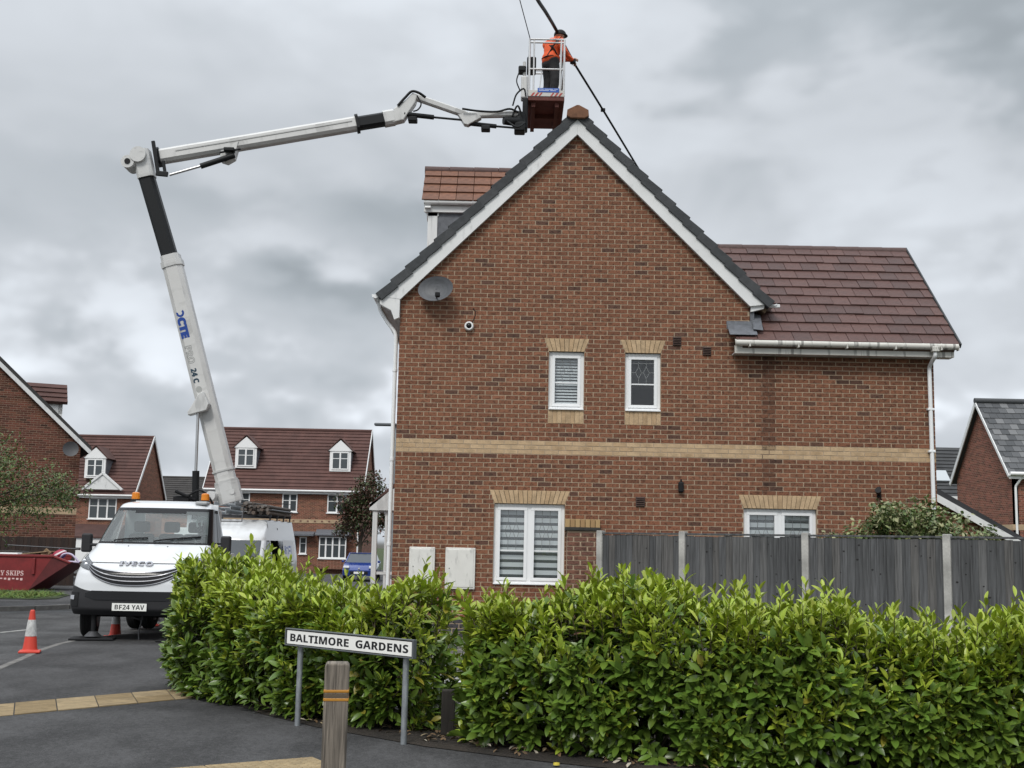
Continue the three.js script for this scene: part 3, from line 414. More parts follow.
// fittings on the wall
{
  const mb = M(.74, .73, .68, .6, { map: rep(tFaint, 1) });
  for (const [x0, x1, y0, y1] of [[-1.62, -1.20, .86, 1.49], [-1.03, -.54, .82, 1.49]]) { const b = obj('meter_box', rbox(x0, x1, y0, y1, -.005, .05, .012), mb, house); obj('door', rbox(x0 + .03, x1 - .03, y0 + .035, y1 - .03, .045, .058, .006), mb, b); obj('lock', rod([x0 + .07, (y0 + y1) / 2, .055], [x0 + .07, (y0 + y1) / 2, .063], .008), mat.darkSteel, b); }
  for (const [x, y, s] of [[2.75, 4.99, .07], [3.25, 4.83, .07], [2.15, 2.30, .075]]) { const v = obj('vent_grille', [box(x - s, x + s, y - s * 1.05, y + s * 1.05, -.02, .012)], M(.055, .035, .03, .7), house); for (let k = 0; k < 5; k++) obj('louvre', new THREE.BoxGeometry(s * 1.8, .006, .03).rotateX(.6).translate(x, y - s * .8 + k * s * .4, .02), M(.07, .042, .034, .7), v); }
  obj('wall_light', [rbox(2.77, 2.86, 2.46, 2.64, 0, .07, .03), rod([2.815, 2.64, .04], [2.815, 2.68, .04], .015)], mat.black, house);
  obj('wall_light', [rbox(6.04, 6.11, 2.44, 2.62, 0, .05, .02), rod([6.075, 2.50, .03], [6.02, 2.56, .16], .035, .05, 12), tube([[6.1, 2.45, .02], [6.13, 2.38, .02], [6.18, 2.3, .02], [6.2, 2.0, .02]], .008, 20)], mat.black, house);
  const dish = obj('satellite_dish', new THREE.LatheGeometry([...Array(9)].map((_, i) => new THREE.Vector2(.305 * i / 8 + .0001, .07 * (i / 8) ** 2)), 40).rotateX(Math.PI / 2 - .18).rotateY(-.25).scale(1, .74, 1).translate(-1.29, 5.75, .16), M(.10, .105, .115, .55, { side: THREE.DoubleSide, map: rep(tMottle, 2) }), house);
  obj('feed_arm', [rod([-1.29, 5.60, .17], [-1.25, 5.58, .52], .011), rod([-1.29, 5.57, .18], [-1.31, 5.70, .16], .012), rbox(-1.29, -1.21, 5.55, 5.63, .48, .58, .02)], mat.black, dish);
  obj('bracket', [rod([-1.29, 5.75, 0], [-1.29, 5.75, .16], .02), box(-1.35, -1.23, 5.66, 5.84, 0, .012)], mat.darkSteel, dish);
  const cam = obj('security_camera', [new THREE.CylinderGeometry(.075, .08, .05, 24).rotateX(Math.PI / 2).translate(-.74, 5.17, .025), new THREE.TorusGeometry(.058, .016, 10, 28).translate(-.74, 5.17, .055)], mat.white, house);
  obj('lens', new THREE.SphereGeometry(.048, 20, 14).translate(-.74, 5.17, .045), mat.blackGloss, cam);
  obj('cable', tube([[-.68, 5.48, .006], [-.64, 5.42, .006], [-.66, 5.3, .006], [-.70, 5.22, .01]], .006, 20), mat.black, house);
}
// ---------------------------------------------------------------- brick pier at the end of the garden fence
{
  const p = thing('brick_pier', 'short brick pier with buff soldier course and dark stained ledge beside the fence end', 'pier', [1.20, 0, HZ + .16]);
  obj('core', muv(box(-.255, .255, 0, 1.80, -.15, .10)), mat.mortar, p);
  const g = [0, 1, 2].map(v => muv(new THREE.BoxGeometry(.2065, .0585, .03), 3, v * .3)), ms = [[.17, .08, .055], [.20, .09, .06], [.16, .076, .054], [.21, .096, .062]].map(c => M(...c, .93, { map: rep(tBlotch, 1) }));
  for (let j = 0; j < 23; j++) for (let i = 0; i < 3; i++) { const o = j & 1 ? -.1125 : 0, a = Math.max(-.258, -.258 + i * .225 + o), b = Math.min(.258, -.258 + i * .225 + o + .207); if (b - a < .03) continue; const k = obj('brick', g[(i + j) % 3], ms[Math.floor(rnd() * 4)], p); k.position.set((a + b) / 2, .09 + j * .075, .093); k.scale.x = (b - a) / .215; }
  obj('ledge', muv(rbox(-.29, .28, 1.80, 1.855, -.15, .135, .012)), M(.05, .048, .042, .95, { map: rep(tMottle, 3) }), p);
  for (let i = 0; i < 7; i++) obj('buff_brick', muv(rbox(-.29 + i * .0815, -.29 + i * .0815 + .073, 1.856, 1.985, -.15, .105 - (i % 2) * .004, .004, 1), 3, i * .3), [M(.40, .27, .13, .93), M(.33, .21, .10, .93)][i % 2], p);
}
// ---------------------------------------------------------------- fence: concrete posts, gravel of featheredge boards
{
  const posts = [[1.42, 18.57], [2.57, 17.70], [4.10, 16.555], [5.63, 15.40], [7.16, 14.245], [8.69, 13.09]];
  const pg = muv(rbox(-.05, .05, -.2, 1.80, -.05, .05, .01, 1));
  for (let i = 0; i < posts.length; i++) {
    const [x, d] = posts[i], near = ['beside the brick pier', 'one bay along from the brick pier', 'below the right end of the buff lintel', 'in front of the white downpipe', 'past the garden shrub', 'at the far end of the fence'][i];
    const o = obj('concrete_post', pg, mat.postConcrete); o.position.set(x, 0, -d); o.rotation.y = -Math.atan2(1.155, 1.53); tag(o, 'pale concrete fence post ' + near, 'fence post', 'concrete posts of the garden fence');
  }
  const boardM = [[.128, .131, .134], [.112, .115, .117], [.16, .16, .158], [.10, .103, .105], [.142, .138, .132]].map(c => M(...c, .9, { map: rep(tWood, 2.2, .5), bumpMap: rep(tWood, 2.2, .5), bumpScale: .004 }));
  const bg = [0, 1, 2, 3, 4, 5].map(v => { const g = new THREE.BufferGeometry(); return muv(prism([[-.062, -.0015], [.062, -.011], [.062, .004], [-.062, .0035]], 0, 1.70, .0015).rotateX(-Math.PI / 2), 1, v * .137, v * .61); });
  const knotM = M(.018, .017, .016, .9), knot = new THREE.SphereGeometry(.013, 8, 5).scale(1, .7, .25);
  for (let b = 0; b < posts.length - 1; b++) {
    const [x0, d0] = posts[b], [x1, d1] = posts[b + 1], L = Math.hypot(x1 - x0, d1 - d0) - .11, n = Math.round(L / .105), turn = Math.atan2(d0 - d1, x1 - x0) ;
    const panel = thing('fence_panel', ['narrow grey timber fence panel beside the brick pier', 'grey timber fence panel below the right end of the first floor windows', 'grey timber fence panel in front of the blinds window and garden shrub', 'grey timber fence panel past the white downpipe', 'grey timber fence panel at the far end of the fence'][b], 'fence panel', [(x0 + x1) / 2, .04, -(d0 + d1) / 2], -(-turn), 'timber panels of the garden fence');
    panel.rotation.y = Math.atan2(d0 - d1, x1 - x0) * 1; panel.rotation.y = -Math.atan2(-(d1) + d0, x1 - x0); // face runs along the posts
    const k0 = Math.floor(rnd() * 6);
    for (let i = 0; i < n; i++) { const o = obj('board', bg[(k0 + i * 5 + (i >> 2)) % 6], boardM[Math.floor(rnd() * 5)], panel); o.position.set(-L / 2 + (i + .5) * L / n, rr(-.018, .004), .012 + (i % 2) * .001); o.rotation.z = rr(-.003, .003); o.scale.x = 1.0; if (rnd() < .8) for (let k = 0; k < 1 + Math.floor(rnd() * 4); k++) { const kn = obj('knot', knot, knotM, o); kn.position.set(rr(-.035, .035), rr(.3, 1.62), .0072); kn.scale.setScalar(rr(.6, 1.5)); }; }
    for (const y of [.25, .85, 1.5]) obj('rail', muv(box(-L / 2, L / 2, y, y + .07, -.045, -.008)), boardM[3], panel);
    obj('capping', muv(rbox(-L / 2, L / 2, 1.708, 1.735, -.04, .035, .004, 1)), boardM[1], panel);
    obj('gravel_board', muv(box(-L / 2, L / 2, -.04, -.002, -.025, .02)), mat.postConcrete, panel);
  }
}
// ---------------------------------------------------------------- foliage
function leafGeo(len, wid, fold = .25, curl = .3, seg = 6) { // obovate leaf along +y, upper face +z
  const pos = [], idx = [], prof = t => Math.pow(Math.sin(Math.PI * Math.pow(t, 1.08)), .68);
  for (let i = 0; i <= seg; i++) { const t = i / seg, w = wid / 2 * (i === seg ? .10 : i === 0 ? .06 : prof(t)), y = len * t, z = -curl * len * t * t * .5; pos.push(-w, y, z + fold * w, 0, y, z, w, y, z + fold * w); }
  for (let i = 0; i < seg; i++) for (let k = 0; k < 2; k++) { const a = i * 3 + k, b = a + 3; idx.push(a, a + 1, b + 1, a, b + 1, b); }
  const g = new THREE.BufferGeometry(); g.setAttribute('position', new THREE.Float32BufferAttribute(pos, 3)); g.setIndex(idx); g.computeVertexNormals();
  g.setAttribute('uv', new THREE.Float32BufferAttribute(pos.filter((_, i) => i % 3 < 2).map(v => v * 8), 2)); return g;
}
const leafOpt = { side: THREE.DoubleSide, transmission: .18, thickness: 0, specularIntensity: .8 };
const UP = V(0, 1, 0);
function orient(dirv, nrm, roll) { // matrix with +y along dirv and +z as near nrm as possible
  const y = dirv.clone().normalize(), x = new THREE.Vector3().crossVectors(y, nrm); if (x.lengthSq() < 1e-6) x.set(1, 0, 0); x.normalize(); const z = new THREE.Vector3().crossVectors(x, y);
  return new THREE.Matrix4().makeBasis(x, y, z).multiply(new THREE.Matrix4().makeRotationY(roll));
}
function laurel(name, label, path, opt = {}) {
  // path: [x, depth, height, half thickness]; a clipped-out laurel grown from shoots set over the whole outer surface
  const root = thing(name, label, 'hedge', [path[0][0], 0, -path[0][1]], 0, 'laurel hedges along the pavement'); const O = root.position;
  const leaves = [], stems = [], seg = path.slice(1).map((p, i) => Math.hypot(p[0] - path[i][0], p[1] - path[i][1])), Lt = seg.reduce((a, b) => a + b, 0);
  const sample = s => { let i = 0; while (i < seg.length - 1 && s > seg[i]) s -= seg[i++]; const t = clamp(s / seg[i]), p = path[i], q = path[i + 1], d = V(q[0] - p[0], 0, -(q[1] - p[1])).normalize(); return { p: V(lerp(p[0], q[0], t), 0, -lerp(p[1], q[1], t)), h: lerp(p[2], q[2], t), w: lerp(p[3], q[3], t), side: V(-d.z, 0, d.x), d }; };
  const shoot = (base, dirv, len, n, kind, size) => {
    const roll0 = rr(0, 6.28), bend = V(rr(-.25, .25), rr(-.05, .3), rr(-.25, .25)); let at = base.clone(), dv = dirv.clone();
    const pts = [at.clone()];
    for (let k = 0; k < n; k++) {
      const t = k / (n - 1); dv.addScaledVector(bend, .08).normalize(); at = at.clone().addScaledVector(dv, len / n);
      const ph = roll0 + k * 2.4, ref = Math.abs(dv.y) > .9 ? V(1, 0, 0) : UP, a = new THREE.Vector3().crossVectors(dv, ref).normalize(), b = new THREE.Vector3().crossVectors(dv, a);
      const out = a.multiplyScalar(Math.cos(ph)).addScaledVector(b, Math.sin(ph)), open = lerp(1.25, .45, t) * rr(.8, 1.2);
      const ld = dv.clone().multiplyScalar(Math.cos(open)).addScaledVector(out, Math.sin(open)); ld.y += kind ? .05 : -.08 + rr(-.12, .12); ld.normalize();
      const nn = dv.clone().addScaledVector(UP, .5).addScaledVector(out, -.2);
      const sz = size * rr(.72, 1.15) * (kind ? lerp(1.0, .72, t * t) : lerp(1, .85, t));
      leaves.push({ m: new THREE.Matrix4().makeTranslation(at.x, at.y, at.z).multiply(orient(ld, nn, rr(-.35, .35))).multiply(new THREE.Matrix4().makeScale(sz * rr(.85, 1.1), sz, sz)), kind, t, at: at.clone() });
    }
    pts.push(at.clone()); stems.push(rod(pts[0].clone().sub(O).toArray(), pts[1].clone().sub(O).toArray(), .006, .0025, 4, true));
  };
  const dens = opt.dens ?? 235;
  // faces: perimeter of a rounded cross-section; f = 0 front bottom ... 1 back bottom
  const N = Math.round(Lt * dens * 2.3);
  for (let i = 0; i < N; i++) {
    const s = rr(-.1, Lt + .1), q = sample(clamp(s, 0, Lt)); const lump = .82 + .30 * fbm(s * 1.7 + (opt.seed || 0), 3.1, 3, 91), hh = q.h * (.70 + .56 * fbm(s * 2.3 + (opt.seed || 0) * 3, 8.2, 3, 37));
    const u = rnd(); let pos, nrm, cl = 1;
    if (u < .50) { const y = Math.pow(rnd(), .9) * hh; const bulge = q.w * lump * (.70 + .30 * Math.sin(Math.PI * clamp(y / hh * .8 + .12))) * (.70 + .56 * (cl = fbm(s * 2.9 + (opt.seed || 0), y * 3.1, 3, 55))); if (cl < .40 && rnd() < .75) continue; pos = q.p.clone().addScaledVector(q.side, bulge).setY(Math.max(.05, y)); nrm = q.side.clone().addScaledVector(UP, .15 + .8 * y / hh); }
    else if (u < .80) { const w = rr(-.95, .95); pos = q.p.clone().addScaledVector(q.side, w * q.w * lump).setY(hh * (1 - .16 * w * w)); nrm = UP.clone().addScaledVector(q.side, w * .55); }
    else if (u < .93) { const y = rnd() * hh; pos = q.p.clone().addScaledVector(q.side, -q.w * lump * .92).setY(Math.max(.06, y)); nrm = q.side.clone().multiplyScalar(-1).addScaledVector(UP, .3); }
    else { const e = rnd() < .5 ? 0 : 1, qe = sample(e ? Lt : 0), y = rnd() * qe.h, w = rr(-.8, .8); pos = qe.p.clone().addScaledVector(qe.side, w * qe.w).addScaledVector(qe.d, (e ? 1 : -1) * qe.w * .55 * Math.sqrt(1 - w * w)).setY(Math.max(.05, y)); nrm = qe.d.clone().multiplyScalar(e ? 1 : -1).addScaledVector(UP, .3); }
    nrm.add(V(rr(-.45, .45), rr(-.2, .45), rr(-.45, .45))).normalize();
    // this year's shoots are pale; last year's leaves dark. New shoots grow mostly from the top and the sunny face
    const topw = sstep(.48, .88, pos.y / q.h), young = rnd() < (.24 + .68 * topw), leader = young && topw > .8 && rnd() < .17; const len = leader ? rr(.26, .40) : young ? rr(.13, .24) : rr(.10, .22);
    const dirv = young ? nrm.clone().addScaledVector(UP, .9).normalize() : nrm;
    shoot(pos.addScaledVector(dirv, -len * (leader ? .4 : .7)), dirv, len, leader ? 12 : young ? 8 : 7, young ? 1 : 0, young ? rr(.10, .145) : rr(.105, .16));
  }
  // older leaves filling the inside
  for (let i = 0; i < Lt * 1500; i++) { const q = sample(rnd() * Lt), p = q.p.clone().addScaledVector(q.side, rr(-.7, .7) * q.w).setY(rr(.12, .85) * q.h); leaves.push({ m: new THREE.Matrix4().makeTranslation(p.x, p.y, p.z).multiply(orient(V(rr(-1, 1), rr(-.6, .6), rr(-1, 1)), UP, rr(-.5, .5))).multiply(new THREE.Matrix4().makeScale(.14, .14, .14)), kind: 0, t: 0, at: p }); }
  const gM = leafGeo(1, .40, .26, .4), gY = leafGeo(1, .37, .42, .22), back = new THREE.Matrix4().makeTranslation(-O.x, 0, -O.z);
  const base = [[.106, .178, .026], [.34, .42, .046]];
  const col = l => { const c = base[l.kind], k = rr(.72, 1.3), y = rr(-.012, .02); return l.kind ? [c[0] * k + y, c[1] * lerp(.95, 1.08, rnd()) * k, c[2] * k] : (rnd() < .008 ? [.25, .22, .03] : [c[0] * k + y * .6, c[1] * k, c[2] * k]); };
  const mm = [P(1, 1, 1, .30, leafOpt), P(1, 1, 1, .40, { ...leafOpt, transmission: .3 })];
  // the 300 leaves nearest the camera on the outer face are meshes of their own
  leaves.forEach(l => l.r = l.at.distanceTo(camera.position) + (l.t > .3 ? 0 : .35) + rnd() * .9); leaves.sort((a, b) => a.r - b.r);
  const tint = [0, 1, 2, 3, 4, 5].map(i => P(...col({ kind: i < 3 ? 0 : 1 }), i < 3 ? .30 : .40, { ...leafOpt, transmission: i < 3 ? .18 : .3 }));
  leaves.slice(0, 300).forEach(l => { const o = obj('leaf', l.kind ? gY : gM, tint[l.kind * 3 + Math.floor(rnd() * 3)], root); back.clone().multiply(l.m).decompose(o.position, o.quaternion, o.scale); });
  for (const k of [0, 1]) { const ls = leaves.slice(300).filter(l => l.kind === k), im = new THREE.InstancedMesh(k ? gY : gM, mm[k], ls.length); ls.forEach((l, i) => { im.setMatrixAt(i, back.clone().multiply(l.m)); im.setColorAt(i, C(...col(l))); }); im.name = 'foliage'; im.userData.kind = 'stuff'; root.add(im); }
  // woody stems from the ground
  const wood = []; for (let i = 0; i < Lt * 4.5; i++) { const q = sample((i + rnd()) / 4.5), p = q.p.clone().sub(O); for (let k = 0; k < 4; k++) { const t = V(p.x + rr(-.3, .3), q.h * rr(.6, .85), p.z + rr(-.3, .3)); wood.push(rod([p.x + rr(-.06, .06), 0, p.z + rr(-.06, .06)], [lerp(p.x, t.x, .4), t.y * .45, lerp(p.z, t.z, .4)], .018, .011, 6), rod([lerp(p.x, t.x, .4), t.y * .45, lerp(p.z, t.z, .4)], t.toArray(), .011, .004, 5)); } }
  obj('stem', [...wood, ...stems], M(.075, .06, .035, .85), root);
  return root;
}
laurel('laurel_hedge', 'rounded pale green laurel hedge behind the street name sign, next to the truck', [[-3.12, 12.95, 1.22, .48], [-2.55, 12.1, 1.22, .54], [-1.9, 11.35, 1.06, .52], [-1.25, 10.8, 1.02, .48], [-.78, 10.42, 1.06, .40]], { seed: 2 });
laurel('laurel_hedge', 'long bright green laurel hedge in front of the timber fence', [[-.06, 9.78, 1.02, .36], [.5, 9.5, 1.15, .48], [1.5, 9.2, 1.14, .54], [2.35, 9.0, 1.10, .54], [2.85, 8.95, .86, .46], [3.3, 8.9, .96, .48], [4.6, 8.75, .98, .48], [6.4, 8.6, .96, .46]], { seed: 9 });
function tree(name, label, [x, y, z], trunkH, r0, lobes, n, size, cols, group, opt = {}) {
  const t = thing(name, label, opt.cat || 'tree', [x, y, z], 0, group), limb = [rod([0, -.1, 0], [0, trunkH, 0], r0, r0 * .7, 9)];
  for (const [lx, ly, lz, lr] of lobes) { limb.push(rod([0, trunkH * rr(.7, 1), 0], [lx * .55, lerp(trunkH, ly, .6), lz * .55], r0 * .5, r0 * .28, 6), rod([lx * .55, lerp(trunkH, ly, .6), lz * .55], [lx, ly + lr * .4, lz], r0 * .28, r0 * .1, 5)); for (let k = 0; k < 5; k++) limb.push(rod([lx, ly, lz], [lx + rr(-1, 1) * lr * .8, ly + rr(-.6, .9) * lr * .8, lz + rr(-1, 1) * lr * .8], r0 * .13, r0 * .04, 4)); }
  obj('trunk', limb, M(.08, .062, .045, .9), t);
  const im = new THREE.InstancedMesh(leafGeo(1, opt.wide ?? .5, .2, .3, 3), P(1, 1, 1, .55, { ...leafOpt, transmission: .3 }), n), tot = lobes.reduce((a, l) => a + l[3] ** 2, 0); let i = 0;
  for (const [lx, ly, lz, lr, sy = .8] of lobes) { const m = Math.floor(n * lr * lr / tot), cl = [...Array(14)].map(() => { const d = V(rr(-1, 1), rr(-1, 1), rr(-1, 1)).normalize().multiplyScalar(Math.pow(rnd(), .4) * lr); return V(lx + d.x, ly + d.y * sy, lz + d.z); });
    for (let k = 0; k < m && i < n; k++, i++) { const c = cl[Math.floor(rnd() * cl.length)], d = V(rr(-1, 1), rr(-1, 1), rr(-1, 1)).multiplyScalar(lr * .42).add(c), s = size * rr(.6, 1.3); im.setMatrixAt(i, new THREE.Matrix4().makeTranslation(d.x, d.y, d.z).multiply(orient(V(rr(-1, 1), rr(-.9, .5), rr(-1, 1)), UP, rr(-.7, .7))).multiply(new THREE.Matrix4().makeScale(s, s, s))); const q = cols[Math.floor(rnd() * cols.length)], kk = rr(.7, 1.3); im.setColorAt(i, C(q[0] * kk, q[1] * kk, q[2] * kk)); } }
  im.count = i; im.name = 'crown'; im.userData.kind = 'stuff'; t.add(im); return t;
}
tree('garden_shrub', 'variegated leafy shrub showing above the fence below the black wall light', [5.62, 0, -17.3], 1.0, .05, [[-.72, 1.58, .1, .40], [-.25, 1.84, 0, .46], [.25, 1.86, 0, .46], [.7, 1.72, 0, .42], [-.15, 1.3, .1, .5]], 9500, .075, [[.13, .19, .05], [.26, .29, .12], [.08, .13, .036], [.34, .34, .18]], 'garden shrubs behind the fence', { cat: 'shrub' });
tree('garden_shrub', 'darker leafy shrub showing above the fence right of the white downpipe', [7.15, 0, -18.3], .9, .05, [[-.45, 1.62, 0, .42], [.0, 1.58, 0, .38]], 4200, .075, [[.09, .13, .035], [.16, .19, .075], [.06, .10, .03], [.22, .21, .11]], 'garden shrubs behind the fence', { cat: 'shrub' });
// leaf litter on the soil below the hedge
{
  const im = new THREE.InstancedMesh(leafGeo(1, .4, .3, .5, 3), M(1, 1, 1, .9, { side: THREE.DoubleSide }), 900);
  const edge = [[-2.95, 12.1], [-2.15, 11.0], [-1.5, 10.35], [-.5, 9.55], [.4, 8.98], [1.8, 8.45], [3.4, 8.1]];
  for (let i = 0; i < 900; i++) { const k = Math.floor(rnd() * 6), t = rnd(), p = V(lerp(edge[k][0], edge[k + 1][0], t) + rr(-.02, .55), .02 + rnd() * .015, -lerp(edge[k][1], edge[k + 1][1], t) - rr(-.06, .5)), s = rr(.03, .085); im.setMatrixAt(i, new THREE.Matrix4().makeTranslation(p.x, p.y, p.z).multiply(orient(V(rr(-1, 1), rr(-.12, .12), rr(-1, 1)), UP, rr(-.5, .5))).multiply(new THREE.Matrix4().makeScale(s, s, s))); const c = [[.16, .10, .05], [.10, .065, .035], [.28, .22, .13], [.42, .38, .30]][Math.floor(Math.pow(rnd(), 1.6) * 4)]; im.setColorAt(i, C(...c)); }
  im.name = 'leaf_litter'; im.userData.kind = 'stuff'; im.userData.label = 'dry brown leaf litter on the soil below the hedges'; im.userData.category = 'leaf litter'; scene.add(im);
  const st = new THREE.IcosahedronGeometry(1, 0), g2 = new THREE.InstancedMesh(st, M(1, 1, 1, .9), 6000), q = new THREE.Quaternion(), e = new THREE.Euler();
  for (let i = 0; i < 6000; i++) { const s = rr(.010, .022); e.set(rr(0, 6), rr(0, 6), rr(0, 6)); g2.setMatrixAt(i, new THREE.Matrix4().compose(V(rr(-1.3, .9), .022 + s * .4, -rr(11.2, 14.6)), q.setFromEuler(e), V(s, s * .7, s))); const k = rr(.10, .36); g2.setColorAt(i, C(k, k * .98, k * .94)); }
  g2.name = 'gravel_stones'; g2.userData.kind = 'stuff'; g2.userData.label = 'pale gravel in the garden seen through the gap in the hedge'; g2.userData.category = 'gravel'; scene.add(g2);
}
// ---------------------------------------------------------------- street name sign
function canvasTex(w, h, draw) { const c = document.createElement('canvas'); c.width = w; c.height = h; draw(c.getContext('2d'), w, h); const t = new THREE.CanvasTexture(c); t.colorSpace = THREE.SRGBColorSpace; t.anisotropy = 8; return t; }
{
  const A = V(-1.885, 0, -10.42), B = V(-.72, 0, -9.42), L = A.distanceTo(B), s = thing('street_sign', 'white street name plate reading BALTIMORE GARDENS on two grey posts', 'street sign', [(A.x + B.x) / 2, 0, (A.z + B.z) / 2], -Math.atan2(B.z - A.z, B.x - A.x));
  const yc = .733, hh = .0645; 
  const face = canvasTex(2048, 224, (c, w, h) => { c.fillStyle = '#e9e9e4'; c.fillRect(0, 0, w, h); c.fillStyle = '#16171a'; c.font = 'bold 172px sans-serif'; c.textAlign = 'center'; c.textBaseline = 'middle'; const t = 'BALTIMORE  GARDENS', k = (w - 90) / c.measureText(t).width; c.save(); c.translate(w / 2, h / 2 + 6); c.scale(k, 1.0); c.strokeStyle = '#16171a'; c.lineWidth = 5; c.strokeText(t, 0, 0); c.fillText(t, 0, 0); c.restore(); for (let i = 0; i < 500; i++) { c.fillStyle = `rgba(90,95,80,${rr(.01, .07)})`; c.fillRect(rnd() * w, rnd() * h, rr(1, 6), rr(1, 18)); } });
  const pl = obj('sign_plate', rbox(-L / 2, L / 2, yc - hh, yc + hh, -.012, .008, .004, 1), mat.blackGloss, s);
  obj('sign_face', new THREE.PlaneGeometry(L - .022, hh * 2 - .018).translate(0, yc, .0112), P(1, 1, 1, .35, { map: face }), pl);
  const fr = M(.10, .11, .115, .5); obj('sign_frame', [rbox(-L / 2 - .012, L / 2 + .012, yc + hh - .002, yc + hh + .009, -.02, .018, .004, 1), rbox(-L / 2 - .012, L / 2 + .012, yc - hh - .009, yc - hh + .002, -.02, .018, .004, 1), box(-L / 2 - .012, -L / 2 + .002, yc - hh, yc + hh, -.019, .017), box(L / 2 - .002, L / 2 + .012, yc - hh, yc + hh, -.019, .017)], fr, s);
  for (const x of [-L / 2 + .13, L / 2 - .125]) obj('post', muv(rod([x, -.1, -.045], [x, yc + hh - .02, -.045], .024, .024, 16)), mat.galv, s);
}
// ---------------------------------------------------------------- bollard
{
  const b = thing('timber_bollard', 'weathered square timber bollard with two yellow bands before the street sign', 'bollard', [-1.03, 0, -7.43], .12);
  const w = .074, wm = M(.24, .205, .165, .88, { map: rep(tWood, 5, 1), bumpMap: rep(tWood, 5, 1), bumpScale: .006 });
  const g = new RoundedBoxGeometry(w * 2, .96, w * 2, 3, .014).translate(0, .33, 0), p = g.attributes.position; for (let i = 0; i < p.count; i++) if (p.getY(i) > .78) { p.setY(i, p.getY(i) + .030 * (1 - (p.getX(i) / w) ** 2)); } g.computeVertexNormals();
  const sh = obj('shaft', muv(g), wm, b);
  const ym = M(.60, .27, .03, .6, { map: rep(tMottle, 4) }); for (const y of [.655, .605]) obj('band', rbox(-w - .0025, w + .0025, y - .010, y + .010, -w - .0025, w + .0025, .006, 1), ym, b);
  obj('groove', box(-w - .001, w + .001, .618, .642, -w - .001, w + .001), M(.16, .12, .08, .9, { map: rep(tWood, 5, 1) }), b);
}
// low timber post and edging in the gap of the hedge
{
  const t = thing('timber_post', 'low dark timber post standing in the gap between the hedges', 'post', [-.47, 0, -10.05]); obj('shaft', muv(rbox(-.055, .055, -.1, .36, -.055, .055, .012)), M(.035, .03, .025, .9, { map: rep(tWood, 4, 1) }), t);
  const e = obj('edging_rail', [rbox(-.95, .25, .20, .26, -11.62, -11.58, .012), rbox(-.9, -.84, 0, .2, -11.62, -11.58, .01), rbox(.1, .16, 0, .2, -11.62, -11.58, .01), rbox(-.95, .25, .07, .10, -11.615, -11.585, .01)], mat.upvc); tag(e, 'low white edging rail round the gravel seen through the hedge gap', 'edging');
  const c = obj('bottle_cap', new THREE.CylinderGeometry(.022, .024, .014, 20).translate(0, .007, 0), M(.60, .48, .06, .5)); c.position.set(.37, .012, -8.72); tag(c, 'small yellow cap lying on the pavement at the hedge', 'cap');
}
// ---------------------------------------------------------------- traffic cones
{
  const orange = P(.56, .05, .028, .5), whiteC = M(.66, .66, .64, .5, { map: rep(tMottle, 3) }), H = .56, R = y => lerp(.098, .030, y / H);
  const mk = (x, y, z, label, turn) => { const c = thing('traffic_cone', label, 'traffic cone', [x, y, z], turn, 'traffic cones round the truck'); obj('base', rbox(-.135, .135, 0, .03, -.135, .135, .012), orange, c); const lat = (a, b, o) => new THREE.LatheGeometry([[R(a) + o - .004, a], [R(a) + o, a + .004], [R(b) + o, b - .004], [R(b) + o - .004, b]].map(p => new THREE.Vector2(...p)), 28);
    obj('body', [new THREE.LatheGeometry([[.13, .03], [.112, .034], [R(.05), .05], [R(.54), .54], [.026, .556], [.018, .56], [.0001, .56]].map(p => new THREE.Vector2(...p)), 28)], orange, c); obj('reflective_sleeve', lat(.215, .43, .004), whiteC, c); return c; };
  mk(-6.33, .006, -16.15, 'orange and white traffic cone standing alone on the kerb before the truck', .3);
  mk(-6.42, -.08, -19.9, 'orange and white traffic cone under the truck behind its front wheel', .9);
  mk(-6.62, -.08, -22.6, 'orange and white traffic cone under the truck by its rear wheel', .2);
}
